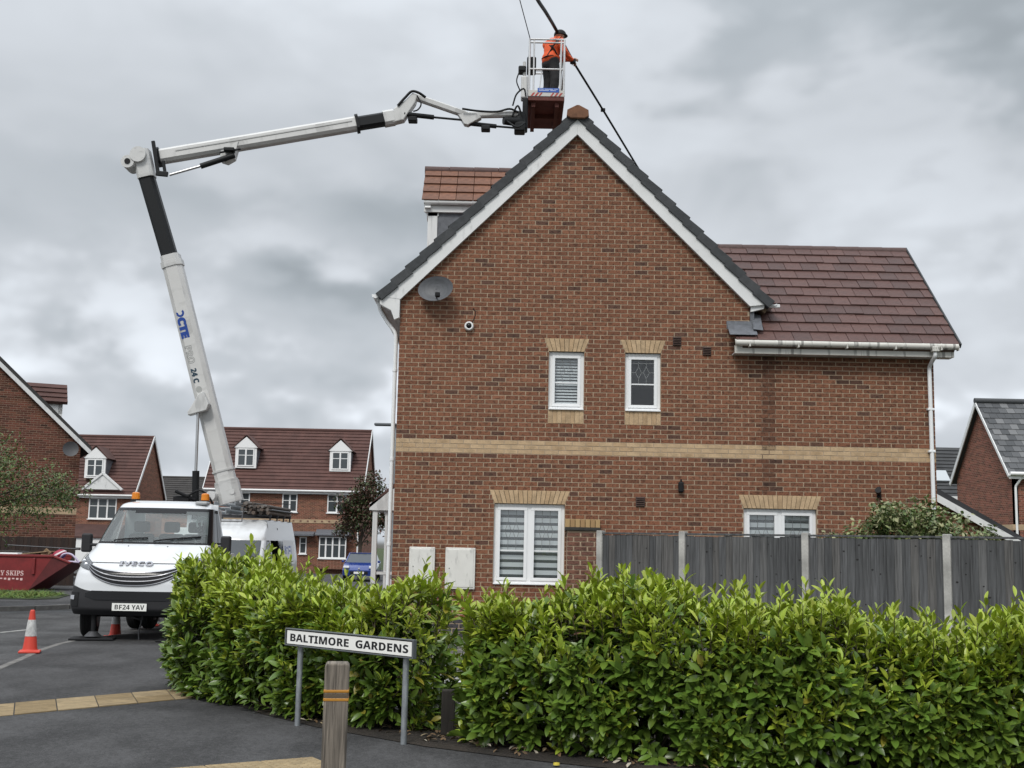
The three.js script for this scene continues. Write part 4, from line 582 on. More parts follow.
// ---------------------------------------------------------------- boom lift truck (local origin below the middle of the front bumper)
const font = await new FontLoader().loadAsync('fonts/droid/droid_sans_bold.typeface.json');
const text = (s, size, depth, x, y, z) => { const g = new TextGeometry(s, { font, size, depth, curveSegments: 3, bevelEnabled: false }); g.computeBoundingBox(); const b = g.boundingBox; return g.translate(-(b.min.x + b.max.x) / 2 + x, -(b.min.y + b.max.y) / 2 + y, z); };
const paint = P(.63, .645, .655, .30, { clearcoat: .8, clearcoatRoughness: .08 });
const plastic = P(.026, .026, .028, .6, { specularIntensity: .5 });
const truck = thing('boom_lift_truck', 'white boom lift truck with raised articulated boom and basket on stabilisers', 'truck', [-5.68, 0, -18.2]);
const TR = [-5.68, 0, -18.2];
const L3 = (x, y, z) => [x - TR[0], y, z - TR[2]];  // world -> truck
{
  const ctl = (tab, y) => { let i = 0; while (i < tab.length - 2 && y > tab[i + 1][0]) i++; const [a, A] = tab[i], [b, B] = tab[i + 1]; return lerp(A, B, clamp((y - a) / (b - a))); };
  const smooth = tab => y => (ctl(tab, y - .02) + ctl(tab, y) * 2 + ctl(tab, y + .02)) / 4;
  const zF = smooth([[.30, -.16], [.38, -.09], [.47, 0], [.62, 0], [.76, -.02], [.86, -.03], [1.0, -.07], [1.08, -.13], [1.2, -.29], [1.33, -.54], [1.45, -.82], [2.03, -1.38], [2.09, -1.46], [2.14, -1.62], [2.16, -1.80]]);
  const wF = smooth([[.30, .90], [.40, .965], [.55, .985], [.85, .985], [1.1, .975], [1.3, .945], [1.45, .91], [2.03, .775], [2.1, .73], [2.14, .65], [2.16, .5]]);
  const bF = smooth([[.30, .34], [.5, .40], [.9, .48], [1.1, .55], [1.3, .50], [1.45, .40], [2.03, .30], [2.16, .2]]);
  const REAR = -1.98;
  const S = (q, y) => { const s = Math.sign(q), a = Math.abs(q), w = wF(y), z = zF(y), b = Math.min(bF(y), z - REAR - .05); if (a <= 1) { const t = a * Math.PI / 2; return V(s * w * Math.pow(Math.sin(t), .82), y, z - b * (1 - Math.pow(Math.max(Math.cos(t), 0), .62))); } return V(s * w, y, lerp(z - b, REAR, a - 1)); };
  const nrm = (q, y) => { const e = .004, n = new THREE.Vector3().crossVectors(S(q + e, y).sub(S(q - e, y)), S(q, y + e).sub(S(q, y - e))).normalize(); return n; };
  function patch(q0, q1, lo, hi, off = 0, nq = 40, ny = 12) { // lo and hi: y as numbers or functions of q
    const f = v => typeof v === 'function' ? v : () => v, L = f(lo), H = f(hi), pos = [], idx = [];
    for (let j = 0; j <= ny; j++) for (let i = 0; i <= nq; i++) { const q = lerp(q0, q1, i / nq), y = lerp(L(q), H(q), j / ny), p = S(q, y); if (off) p.addScaledVector(nrm(q, y), off); pos.push(p.x, p.y, p.z); }
    for (let j = 0; j < ny; j++) for (let i = 0; i < nq; i++) { const a = j * (nq + 1) + i, b = a + nq + 1; idx.push(a, a + 1, b + 1, a, b + 1, b); }
    const g = new THREE.BufferGeometry(); g.setAttribute('position', new THREE.Float32BufferAttribute(pos, 3)); g.setIndex(idx); g.computeVertexNormals(); return g;
  }
  const bumpTop = q => .735 + .07 * sstep(.35, .8, Math.abs(q));
  const gTop = q => 1.025 + .115 * (Math.abs(q) / .52) ** 2, gBot = q => lerp(.815, 1.085, Math.pow(Math.abs(q) / .52, 2.0));
  const wsLo = 1.46, wsHi = 2.02;
  // body shell: lower face, bonnet, pillars, roof, doors
  obj('bumper', [patch(-1.55, 1.55, .385, bumpTop, .012, 200, 24), patch(-1.5, 1.5, .386, .39, -.06, 60, 1)], plastic, truck);
  const bump = truck.children[truck.children.length - 1];
  obj('lower_intake', patch(-.46, .46, q => .605 + .04 * sstep(.3, .46, Math.abs(q)), q => .74 - .04 * sstep(.36, .46, Math.abs(q)), .02, 60, 8), mat.blackGloss, bump);
  for (const s of [-1, 1]) { obj('fog_lamp', patch(s * .66, s * .80, .60, .66, .034, 16, 6), P(.5, .5, .52, .15, { metalness: .6 }), bump); obj('lamp_recess', patch(s * .58, s * .98, .50, .71, .022, 40, 10), mat.black, bump); }
  const body = obj('cab', [patch(-1.62, 1.62, bumpTop, 1.16, 0, 216, 24), patch(-1, -.80, wsLo, wsHi, 0, 6, 10), patch(.80, 1, wsLo, wsHi, 0, 6, 10), patch(-2, 2, wsHi, 2.16, 0, 60, 12), patch(-2, -1.0, 1.16, 1.46, 0, 12, 6), patch(1.0, 2, 1.16, 1.46, 0, 12, 6), patch(-2, -1.62, .46, 1.16, 0, 8, 6), patch(1.62, 2, .46, 1.16, 0, 8, 6), patch(-2, -1.86, wsLo, wsHi, 0, 6, 6), patch(1.86, 2, wsLo, wsHi, 0, 6, 6), box(-.55, .55, 2.14, 2.158, -1.98, -1.75), box(-.91, .91, .5, 1.46, -2.0, -1.97), box(-.79, .79, 1.462, 1.56, -2.0, -1.97), box(-.77, .77, 1.95, 2.12, -2.0, -1.97), box(-.78, -.45, 1.56, 1.95, -2.0, -1.97), box(.45, .78, 1.56, 1.95, -2.0, -1.97)], paint, truck);
  body.material = paint; body.material.side = THREE.DoubleSide;
  obj('panel_gap', [patch(-1.0, 1.0, 1.152, 1.160, .006, 120, 2), ...[-1, 1].flatMap(s => [patch(s * 1.075, s * 1.085, .62, 1.45, .010, 2, 16), patch(s * 1.615, s * 1.63, .62, 1.98, .010, 2, 20)])], mat.black, truck);
  obj('bonnet', patch(-1.0, 1.0, 1.16, 1.455, .003, 60, 14), paint, truck);
  const scuttle = obj('scuttle', patch(-.92, .92, 1.445, 1.475, .006, 40, 3), mat.black, truck);
  // pillars: black glossy trim each side of the screen, side glass
  for (const s of [-1, 1]) { obj('pillar_trim', patch(s * .80, s * 1.06, 1.44, 2.03, .006, 10, 12), mat.blackGloss, truck); const d = obj('door', [patch(s * 1.1, s * 1.60, .60, 1.45, .006, 14, 12)], paint, truck); obj('side_window', patch(s * 1.08, s * 1.86, 1.48, 1.97, .004, 16, 10), P(.05, .055, .06, .05, { transmission: .5, thickness: 0 }), d); obj('window_trim', [patch(s * 1.06, s * 1.74, 1.45, 1.485, .008, 12, 2), patch(s * 1.06, s * 1.74, 1.965, 2.0, .008, 12, 2), patch(s * 1.38, s * 1.41, 1.46, 1.98, .008, 2, 8)], mat.black, d); obj('door_handle', box(s * .985, s * 1.01, 1.22, 1.27, -1.72, -1.55), mat.black, d); obj('side_moulding', patch(s * 1.08, s * 1.62, .78, .90, .014, 12, 3), plastic, d); }
  obj('windscreen', patch(-.80, .80, wsLo, wsHi, .002, 40, 14), P(.85, .93, .92, .03, { transmission: .92, thickness: 0, ior: 1.5 }), truck);
  obj('screen_border', [patch(-.82, .82, wsHi - .035, wsHi + .012, .005, 40, 3), patch(-.30, .30, wsHi - .075, wsHi - .035, .0045, 20, 2), patch(-.82, -.765, wsLo, wsHi, .005, 3, 14), patch(.765, .82, wsLo, wsHi, .005, 3, 14)], mat.blackGloss, truck);
  for (const [q0, q1, y0, y1] of [[-.40, -.02, 1.475, 1.525], [.02, .60, 1.475, 1.56]]) { const pts = [...Array(9)].map((_, i) => { const q = lerp(q0, q1, i / 8), y = lerp(y0, y1, Math.pow(i / 8, .6)); return S(q, y).addScaledVector(nrm(q, y), .03).toArray(); }); obj('wiper', [tube(pts, .012, 20, 6), tube(pts.slice(2).map(p => [p[0], p[1] + .006, p[2] - .018]), .007, 16, 5)], mat.black, truck); }
  for (const q of [-.17, .17]) obj('washer_nozzle', new THREE.SphereGeometry(.013, 8, 6).translate(...S(q, 1.41).toArray()), mat.black, truck);
  // grille with bright bars, badge letters, plate
  const gr = obj('grille', patch(-.52, .52, gBot, gTop, .010, 90, 14), mat.blackGloss, truck), chrome = M(.36, .36, .38, .3, { metalness: .9 });
  for (const t of [.93, .62, .31, .03]) obj('grille_bar', patch(-.50, .50, q => lerp(gBot(q), gTop(q), t), q => lerp(gBot(q), gTop(q), t) + .0125 * (1 - .6 * (q / .52) ** 2), .022, 90, 3), chrome, gr);
  { const n = nrm(0, 1.09), g = text('IVECO', .088, .022, 0, 0, 0).scale(1.45, .95, 1).rotateX(-.75).translate(0, 1.145, zF(1.145) + .012); obj('badge', g, chrome, truck); }
  const plateT = canvasTex(1024, 220, (c, w, h) => { c.fillStyle = '#ecece6'; c.fillRect(0, 0, w, h); c.fillStyle = '#111'; c.font = 'bold 176px sans-serif'; c.textAlign = 'center'; c.textBaseline = 'middle'; const k = (w - 130) / c.measureText('BF24 YAV').width; c.translate(w / 2, h / 2 + 8); c.scale(k, 1.08); c.fillText('BF24 YAV', 0, 0); });
  const pl = obj('number_plate', rbox(-.262, .262, .452, .567, .012, .026, .004, 1), mat.black, truck); obj('plate_face', new THREE.PlaneGeometry(.52, .112).translate(0, .51, .0285), P(1, 1, 1, .35, { map: plateT }), pl);
  // headlights
  for (const s of [-1, 1]) { const lo = q => lerp(1.035, 1.12, clamp((Math.abs(q) - .47) / .40)), hi = q => lerp(1.14, 1.30, Math.pow(clamp((Math.abs(q) - .47) / .40), .75)) - .10 * sstep(.80, .87, Math.abs(q)); const h = obj('headlight', patch(s * .47, s * .87, lo, hi, .010, 40, 12), M(.07, .07, .075, .25, { metalness: .4 }), truck); for (const [q, y] of [[.60, 1.12], [.73, 1.17]]) obj('reflector', new THREE.SphereGeometry(.036, 14, 10).scale(1, 1, .5).translate(...S(s * q, y).toArray()), M(.75, .75, .77, .12, { metalness: 1 }), h); obj('running_light', patch(s * .50, s * .85, q => hi(q) - .034, q => hi(q) - .012, .010, 14, 2), P(.7, .72, .75, .2), h); obj('lens', patch(s * .47, s * .87, lo, hi, .03, 30, 10), mat.glass, h); }
  // mirrors
  for (const s of [-1, 1]) { const m = obj('mirror', [rbox(s * 1.04, s * 1.20, 1.30, 1.60, -1.24, -1.12, .035, 3), rod([s * .90, 1.42, -1.10], [s * 1.08, 1.42, -1.16], .028, .024, 8)], plastic, truck); obj('mirror_glass', box(s * 1.06, s * 1.18, 1.33, 1.57, -1.246, -1.2405), M(.6, .6, .62, .05, { metalness: 1 }), m); }
  // cab interior
  const cloth = M(.05, .05, .055, .9);
  obj('dashboard', [rbox(-.84, .84, 1.20, 1.40, -1.30, -.95, .05, 3), new THREE.TorusGeometry(.19, .018, 8, 28).rotateX(-.5).translate(-.42 * -1, 1.42, -1.30)], cloth, truck);
  for (const x of [-.45, .05, .45]) obj('seat', [rbox(x - .21, x + .21, 1.0, 1.15, -1.85, -1.35, .05), rbox(x - .21, x + .21, 1.1, 1.62, -1.92, -1.78, .06), rbox(x - .13, x + .13, 1.64, 1.82, -1.90, -1.80, .045)], cloth, truck);
  obj('rear_glass', box(-.45, .45, 1.56, 1.95, -1.99, -1.984), mat.glass, truck);
  obj('cab_floor', box(-.85, .85, .6, .64, -2.0, -.5), mat.black, truck);
  const hv = obj('hi_vis_strip', [new THREE.TorusGeometry(.10, .018, 8, 20, 4.4).rotateZ(-.6).translate(.62, 1.80, -1.62), new THREE.TorusGeometry(.06, .014, 8, 20, 4.4).rotateZ(-.6).translate(.66, 1.80, -1.60)], M(.55, .58, .55, .6), truck);
  // beacons
  const amber = P(.85, .28, .01, .2, { transmission: .35, thickness: 0 });
  for (const x of [-.62, .55]) { const b = obj('beacon', [new THREE.CylinderGeometry(.065, .07, .10, 20).translate(x, 2.235, -1.95), new THREE.SphereGeometry(.065, 18, 6, 0, 6.3, 0, 1.57).scale(1, .4, 1).translate(x, 2.285, -1.95)], amber, truck); obj('beacon_base', new THREE.CylinderGeometry(.075, .08, .05, 20).translate(x, 2.165, -1.95), mat.black, b); }
  obj('roof_marker', rbox(.50, .70, 2.10, 2.16, -1.70, -1.50, .025), M(.35, .36, .36, .5), truck);
  // wheels
  const wheel = (x, y, z, turn, w) => { const t = obj('wheel', new THREE.LatheGeometry([[.20, -w / 2], [.315, -w / 2 + .005], [.345, -w / 2 + .03], [.352, -w * .25], [.352, w * .25], [.345, w / 2 - .03], [.315, w / 2 - .005], [.20, w / 2]].map(p => new THREE.Vector2(...p)), 40).rotateZ(Math.PI / 2), mat.rubber, truck); t.position.set(x, y, z); t.rotation.y = turn; obj('rim', new THREE.LatheGeometry([[.0001, w * .18], [.10, w * .18], [.14, w * .10], [.185, w * .12], [.205, w / 2 - .01], [.20, -w / 2], [.0001, -w / 2 + .02]].map(p => new THREE.Vector2(...p)), 32).rotateZ(x < 0 ? Math.PI / 2 : -Math.PI / 2), M(.32, .32, .33, .5, { metalness: .7 }), t); for (let k = -1; k <= 1; k++) obj('tread_groove', new THREE.TorusGeometry(.3505, .006, 4, 40).rotateY(Math.PI / 2).translate(k * w * .22, 0, 0), mat.black, t); };
  wheel(-.85, .355, -.78, .20, .235); wheel(.85, .355, -.78, .20, .235); for (const x of [-1.0, -.76, .76, 1.0]) wheel(x, .285, -3.6, 0, .20);
  obj('wheel_arch', [rbox(-.97, -.62, .72, .76, -1.25, -.35, .01), rbox(.62, .97, .72, .76, -1.25, -.35, .01), rod([-.85, .36, -.78], [.85, .36, -.78], .05), rod([-1, .29, -3.6], [1, .29, -3.6], .07), rbox(-.5, .5, .42, .62, -1.9, -.2, .05)], mat.black, truck);
  obj('chassis', [rbox(-.45, -.37, .52, .72, -5.6, -.5, .02), rbox(.37, .45, .52, .72, -5.6, -.5, .02), ...[-1.9, -2.8, -4.6, -5.5].map(z => box(-.4, .4, .55, .68, z - .06, z)), tube([[.05, .5, -.5], [.06, .3, -.45], [.03, .12, -.42], [.05, -.06, -.4]], .012, 16), rod([-.3, .42, -.35], [.02, .30, -.45], .018)], mat.darkSteel, truck);
  obj('deck', [muv(rbox(-1.02, 1.02, .86, .94, -5.7, -2.15, .015)), rbox(-1.03, 1.03, .72, .86, -5.72, -5.66, .01)], M(.45, .45, .45, .5, { map: rep(tMottle, 2) }), truck);
  for (const s of [-1, 1]) obj('side_locker', rbox(s * .62, s * 1.0, .45, .85, -3.05, -2.25, .03), paint, truck);
  // stabilisers: beam, leg, foot
  for (const [x, z] of [[-.60, -.22], [.72, -.22], [-1.02, -4.9], [1.02, -4.9]]) {
    const fr = z > -1, y0 = fr ? .055 : -.02; const lg = obj('stabiliser', fr ? [rod([x, .45, -2.2], [x, .45, -2.3], .05)] : [beam([x * .3, .62, z], [x, .62, z], .12, .12)], mat.darkSteel, truck);
    obj('leg', fr ? [rod([x, .55, z], [x, y0 + .03, z], .04, .035, 12), beam([x, .56, -.6], [x, .56, -.16], .09, .1)] : [rod([x, .68, z], [x, y0 + .03, z], .05, .045, 12)], mat.black, lg); obj('foot', [new THREE.CylinderGeometry(.06, .13, .07, 20).translate(x, y0 + .035, z)], mat.darkSteel, lg);
  }
  // turret
  obj('turret', [new THREE.CylinderGeometry(.42, .46, .34, 28).translate(0.2, 1.12, -3.95), rbox(-.22, .30, 1.25, 2.1, -4.25, -3.7, .05), rbox(-.45, -.1, 1.2, 1.75, -4.2, -3.75, .04), rod([.2, 2.33, -4.28], [.2, 2.33, -3.66], .09, .09, 16)], M(.62, .62, .61, .45), truck);
  obj('hydraulic_block', [rbox(-.45, -.15, 2.0, 2.32, -3.85, -3.55, .03), rod([-.05, 2.25, -3.6], [-.4, 2.4, -3.5], .03), tube([[-.2, 2.3, -3.55], [.05, 2.42, -3.5], [.2, 2.3, -3.6], [.28, 2.1, -3.7]], .02, 16)], mat.black, truck);
}
// ---- boom
const boomM = P(.64, .635, .615, .38, { map: rep(tFaint, .6) }), boomB = P(.014, .015, .016, .5, { specularIntensity: .4 }), castM = P(.62, .62, .605, .42, { map: rep(tFaint, 1) });
function section(a, b, w, h, ch) { // chamfered box section from a to b; w = size in the depth direction, h = size in the plane of the boom
  const A = V(...a), B = V(...b), d = B.clone().sub(A), Ln = d.length(), z = d.clone().normalize(), x = V(0, 0, 1).addScaledVector(z, -z.z).normalize(), y = new THREE.Vector3().crossVectors(z, x);
  const o = [[-w / 2, -h / 2 + ch], [-w / 2, h / 2 - ch], [-w / 2 + ch, h / 2], [w / 2 - ch, h / 2], [w / 2, h / 2 - ch], [w / 2, -h / 2 + ch], [w / 2 - ch, -h / 2], [-w / 2 + ch, -h / 2]];
  const g = muv(new THREE.ExtrudeGeometry(shape(o.slice().reverse()), { depth: Ln, bevelEnabled: false })); return g.applyMatrix4(new THREE.Matrix4().makeBasis(x, y, z)).translate(...a);
}
{
  const at = (p, q, t) => p.map((v, i) => lerp(v, q[i], t));
  const B0 = L3(-5.20, 2.36, -22.2), B1 = L3(-6.475, 6.73, -22.0), B2 = L3(-7.045, 8.36, -21.98);
  const lower = obj('lower_boom', section(B0, B1, .34, .355, .075), boomM, truck);
  obj('collar', [section(at(B0, B1, .055), at(B0, B1, .063), .375, .40, .08), section(at(B0, B1, .10), at(B0, B1, .108), .365, .39, .08), section(at(B0, B1, .975), B1, .37, .39, .08), section(at(B0, B1, .995), at(B0, B1, 1.025), .34, .34, .06)], castM, lower);
  obj('pivot_housing', [section(at(B0, B1, -.03), at(B0, B1, .055), .38, .43, .1), rod([B0[0] + .08, B0[1] + .06, B0[2] - .2], [B0[0] + .08, B0[1] + .06, B0[2] + .2], .05, .05, 18)], castM, lower);
  // printed marks on the face of the lower boom towards the camera
  const u = V(...B1).sub(V(...B0)).normalize(), fz = at(B0, B1, .5)[2] + .1735;
  const deco = canvasTex(1024, 128, (c, w, h) => { c.clearRect(0, 0, w, h); c.fillStyle = '#17408f'; c.font = 'bold 112px sans-serif'; c.textBaseline = 'middle'; c.beginPath(); c.lineWidth = 22; c.strokeStyle = '#17408f'; c.arc(62, 64, 34, -2.2, 1.9); c.stroke(); c.save(); c.translate(112, 70); c.scale(1.2, 1); c.lineWidth = 14; c.strokeText('CTE', 0, 0); c.fillText('CTE', 0, 0); c.restore(); c.strokeStyle = '#8b8d8a'; c.lineWidth = 4; c.font = 'bold 104px sans-serif'; c.strokeText('PRO', 430, 70); c.fillStyle = '#1f3a4a'; c.font = 'bold 82px sans-serif'; c.strokeStyle = '#1f3a4a'; c.lineWidth = 5; c.strokeText('24 C', 690, 72); c.fillText('24 C', 690, 72); c.beginPath(); c.fillStyle = '#a2a3a0'; c.arc(930, 64, 34, 0, 7); c.fill(); });
  const deM = P(1, 1, 1, .45, { map: deco, transparent: true, alphaTest: .3 }), Lw = 1.75, m0 = V(...at(B0, B1, .605));
  const pm = new THREE.PlaneGeometry(Lw, .21); const ex = u.clone().multiplyScalar(-1), ez = V(0, 0, 1).addScaledVector(u, -u.z).normalize(), ey = new THREE.Vector3().crossVectors(ez, ex);
  pm.applyMatrix4(new THREE.Matrix4().makeBasis(ex, ey, ez)).translate(m0.x, m0.y, m0.z).translate(...ey.clone().multiplyScalar(-.045).addScaledVector(ez, .1725).toArray()); obj('lettering', pm, deM, lower);
  const inner = obj('inner_boom', section(at(B0, B1, .95), B2, .27, .285, .055), boomB, truck);
  // head casting at the elbow
  const E = L3(-7.19, 8.70, -21.96), E2 = L3(-7.36, 8.60, -21.96);
  obj('elbow_casting', [section(at(B1, B2, .985), [E[0] + .02, E[1] + .16, E[2]], .32, .31, .05), rod([E2[0], E2[1], E2[2] - .2], [E2[0], E2[1], E2[2] + .2], .125, .125, 24), rod([E[0] + .02, E[1] + .04, E[2] - .22], [E[0] + .02, E[1] + .04, E[2] + .22], .15, .15, 24), beam([E2[0] + .02, E2[1] - .02, E2[2]], [E[0], E[1], E[2]], .32, .2, .03)], castM, truck);
  const pin = truck.children[truck.children.length - 1]; obj('pivot_pin', rod([E2[0], E2[1], E2[2] + .2], [E2[0], E2[1], E2[2] + .215], .055, .055, 18), mat.black, pin);
  // upper boom
  const U0 = L3(-6.92, 8.79, -22.1), U1 = L3(-3.12, 9.715, -22.55), U2 = L3(-2.63, 9.98, -22.65);
  const up = obj('upper_boom', [section(U0, U1, .26, .265, .05)], boomM, truck);
  obj('boom_rail', [section(at(U0, U1, .10).map((v, i) => v + [0, .03, .135][i]), at(U0, U1, .97).map((v, i) => v + [0, .03, .135][i]), .012, .03, .004)], M(.45, .45, .44, .5), up);
  obj('collar', [section(at(U0, U1, .985), at(U0, U1, 1.0), .29, .34, .05), section(at(U0, U1, .0), at(U0, U1, .02), .3, .34, .05)], boomB, up);
  obj('cylinder_gusset', prism([[0, 0], [.36, .10], [.22, -.20], [.06, -.26], [-.05, -.20]], -.11, .11).rotateZ(.22).translate(...at(U0, U1, .32).map((v, i) => v + [0, -.10, 0][i])), castM, up);
  const T0 = [U1[0] - .05, U1[1] - .005, U1[2]], T1 = L3(-2.62, 9.965, -22.62).map((v, i) => v + [0, -.13, 0][i]);
  obj('telescopic_section', section(at(U0, U1, .99), L3(-2.50, 9.86, -22.62), .22, .255, .045), boomB, truck);
  const tip = obj('boom_tip', [section(L3(-2.64, 9.83, -22.6), L3(-2.44, 9.885, -22.63), .25, .30, .05), prism([[-2.46, 9.74], [-2.44, 10.03], [-2.20, 10.22], [-2.08, 10.36], [-1.98, 10.32], [-2.02, 10.16], [-2.24, 9.80]].map(([x, y]) => [x - TR[0], y]), -4.53, -4.31, .02)], castM, truck);
  obj('hose', [tube([L3(-2.36, 10.08, -22.5), L3(-2.22, 10.25, -22.5), L3(-2.09, 10.38, -22.5), L3(-1.96, 10.355, -22.5), L3(-1.82, 10.28, -22.55)], .027, 30, 8), tube([L3(-1.98, 10.28, -22.48), L3(-1.90, 10.10, -22.46), L3(-1.96, 9.99, -22.46), L3(-2.05, 9.97, -22.5)], .015, 24, 6)], boomB, tip);
  // jib: two light arms with rams underneath
  const jib = obj('jib', [section(L3(-2.06, 10.33, -22.65), L3(-1.02, 10.05, -22.85), .13, .13, .025), section(L3(-1.08, 10.04, -22.85), L3(.02, 10.18, -23.1), .13, .12, .025), prism([[-1.20, 10.06], [-.82, 10.06], [-.72, 9.98], [-.98, 9.82], [-1.06, 9.84]].map(([x, y]) => [x - TR[0], y]), -4.75, -4.57, .01)], castM, truck);
  obj('jib_ram', [rod(L3(-2.24, 9.93, -22.55), L3(-1.66, 9.93, -22.7), .05), rod(L3(-1.66, 9.93, -22.7), L3(-1.05, 9.92, -22.8), .022), rbox(...[-2.16, -1.98].map(x => x - TR[0]), 9.80, 9.9, -4.55, -4.35, .02), rod(L3(-.96, 9.87, -22.85), L3(-.42, 9.86, -22.95), .045), rod(L3(-.42, 9.86, -22.95), L3(-.02, 9.87, -23.05), .022), rbox(...[-.72, -.54].map(x => x - TR[0]), 9.74, 9.83, -4.8, -4.6, .02)], boomB, jib);
  obj('hose', [tube([L3(-1.1, 10.12, -22.7), L3(-.8, 10.10, -22.75), L3(-.4, 10.15, -22.9), L3(-.15, 10.23, -22.95), L3(.02, 10.18, -23.0)], .022, 30, 7), tube([L3(-.1, 10.1, -23.0), L3(.0, 10.32, -23.0), L3(.1, 10.1, -23.05)], .02, 16, 6)], boomB, jib);
  obj('rotator', [rod(L3(.02, 9.95, -23.15), L3(.05, 10.22, -23.15), .14, .12, 16), rbox(...[-.06, .16].map(x => x - TR[0]), 9.80, 10.0, -5.1, -4.8, .03), rbox(...[.10, .21].map(x => x - TR[0]), 9.92, 10.58, -5.3, -5.0, .03), rod(L3(-.28, 10.0, -23.0), L3(.02, 10.02, -23.1), .08, .1, 12), tube([L3(-.2, 9.95, -22.9), L3(.0, 9.82, -22.85), L3(.16, 9.95, -22.95)], .02, 16, 6), tube([L3(-.1, 10.3, -22.95), L3(-.02, 10.55, -22.95), L3(.12, 10.66, -22.95), L3(.16, 10.5, -22.95)], .018, 18, 6)], boomB, truck);
  // lift rams
  const r1 = obj('lift_ram', rod(L3(-5.73, 1.9, -21.86), L3(-5.765, 2.78, -21.86), .065, .065, 16), boomB, truck); obj('ram_rod', rod(L3(-5.765, 2.7, -21.86), L3(-5.785, 3.88, -21.86), .028, .028, 12), mat.steel, r1);
  obj('ram_bracket', prism([[-5.95, 3.80], [-5.62, 3.90], [-5.58, 4.02], [-5.70, 4.24], [-5.76, 4.22], [-5.96, 3.86]].map(([x, y]) => [x - TR[0], y]), -3.80, -3.58, .01), castM, lower);
  const r2 = obj('elbow_ram', rod(L3(-6.05, 8.62, -22.05), L3(-5.42, 8.87, -22.1), .055, .055, 14), boomB, truck); obj('ram_rod', rod(L3(-6.62, 8.42, -22.0), L3(-6.0, 8.64, -22.05), .026, .026, 12), mat.steel, r2); obj('valve', [rbox(...[-5.62, -5.42].map(x => x - TR[0]), 8.93, 9.0, -3.95, -3.8, .015), rod(L3(-5.7, 8.90, -22.05), L3(-5.3, 8.98, -22.05), .02)], boomB, r2);
  obj('elbow_link', [beam(L3(-6.80, 8.42, -21.86), L3(-6.93, 9.04, -21.86), .05, .07), beam(L3(-6.66, 8.38, -21.88), L3(-6.72, 8.66, -21.88), .05, .06), beam(L3(-6.83, 8.40, -21.84), L3(-6.60, 8.38, -21.84), .05, .10)], boomB, truck);
}
// ---- basket
const FL = 10.62; // height of its floor
{
  const b = obj('basket', [muv(rbox(...[.21, .95].map(x => x - TR[0]), FL - .10, FL - .01, -6.68, -5.02, .015)), ...[.32, .80].map(x => box(x - TR[0] - .04, x - TR[0] + .04, FL - .2, FL - .1, -6.6, -5.1)), box(.3 - TR[0], .85 - TR[0], FL - .19, FL - .1, -5.95, -5.8)], M(.17, .055, .042, .8, { map: rep(tMottle, 2) }), truck);
  const al = M(.60, .60, .60, .4, { metalness: .5 }), X = [.225, .935].map(x => x - TR[0]), Z = [-6.66, -5.04], r = .02;
  const ring = y => { const c = [[X[0], Z[1]], [X[1], Z[1]], [X[1], Z[0]], [X[0], Z[0]]]; return c.map((p, i) => rod([p[0], y, p[1]], [c[(i + 1) % 4][0], y, c[(i + 1) % 4][1]], r, r, 8)); };
  obj('top_rail', ring(FL + 1.22), al, b); obj('top_rail', ring(FL + 1.15), al, b); obj('mid_rail', ring(FL + .58), al, b);
  for (const x of X) for (const z of Z) obj('post', rod([x, FL, z], [x, FL + 1.22, z], .022, .022, 8), al, b);
  obj('post', [rod([X[0] + .09, FL, Z[1]], [X[0] + .09, FL + 1.2, Z[1]], .018), rod([X[1] - .085, FL, Z[1]], [X[1] - .06, FL + 1.2, Z[1]], .022), rod([X[0] + .2, FL + .05, Z[1] - .02], [X[0] + .26, FL + .58, Z[1] - .02], .012)], al, b);
  obj('toe_board', muv(rbox(X[0] - .01, X[1] + .01, FL - .01, FL + .12, Z[1] + .005, Z[1] + .03, .006)), M(.55, .54, .50, .5), b);
  for (const [x, w] of [[.30, .04], [.38, .04], [.46, .03], [.70, .03], [.78, .04], [.86, .04]]) obj('warning_stripe', prism([[0, 0], [w, 0], [w + .05, .07], [.05, .07]], 0, .004).translate(x - TR[0] - .04, FL - .005, Z[1] + .031), M(.42, .05, .04, .6), b);
  obj('notice', rbox(.40 - TR[0], .84 - TR[0], FL + .075, FL + .165, Z[1] + .031, Z[1] + .036, .001, 1), canvasMat(), b);
  obj('control_pod', [rbox(.06 - TR[0], .19 - TR[0], FL - .05, FL + .42, -5.25, -5.0, .03), rod(L3(.13, FL + .42, -23.3), L3(.12, FL + .75, -23.3), .035, .03, 12)], castM, b);
  obj('pod_cover', [rbox(.0 - TR[0], .16 - TR[0], FL + .52, FL + .64, -5.25, -5.0, .03), rbox(X[0] - .05, X[0] + .14, FL + .62, FL + .92, -5.5, -5.2, .03), tube([L3(.02, FL + .5, -23.2), L3(-.03, FL + .3, -23.2), L3(.04, FL + .1, -23.2)], .014, 16, 6)], boomB, b);
}
function canvasMat() { return P(1, 1, 1, .4, { map: canvasTex(256, 64, (c, w, h) => { c.fillStyle = '#2a56a8'; c.fillRect(0, 0, w, h); c.fillStyle = '#d8dde6'; for (const [x, y, ww] of [[14, 14, 60], [84, 14, 100], [14, 34, 120], [150, 34, 70], [198, 12, 44]]) c.fillRect(x, y, ww, 7); }) }); }
// stabiliser pads on the ground
for (const [x, z, y, lb, turn] of [[-6.28, -18.42, .006, 'thin black stabiliser pad on the pavement under the front left truck jack', .2], [-5.95, -20.2, -.08, 'thin black stabiliser pad under the middle of the truck', -.1], [-4.96, -18.42, .004, 'thin black stabiliser pad under the front jack beside the hedge', .1]]) { const p = obj('stabiliser_pad', rbox(-.32, .32, 0, .03, -.24, .24, .01), mat.black); p.position.set(x, y, z); p.rotation.y = turn; tag(p, lb, 'pad', 'stabiliser pads under the truck'); }
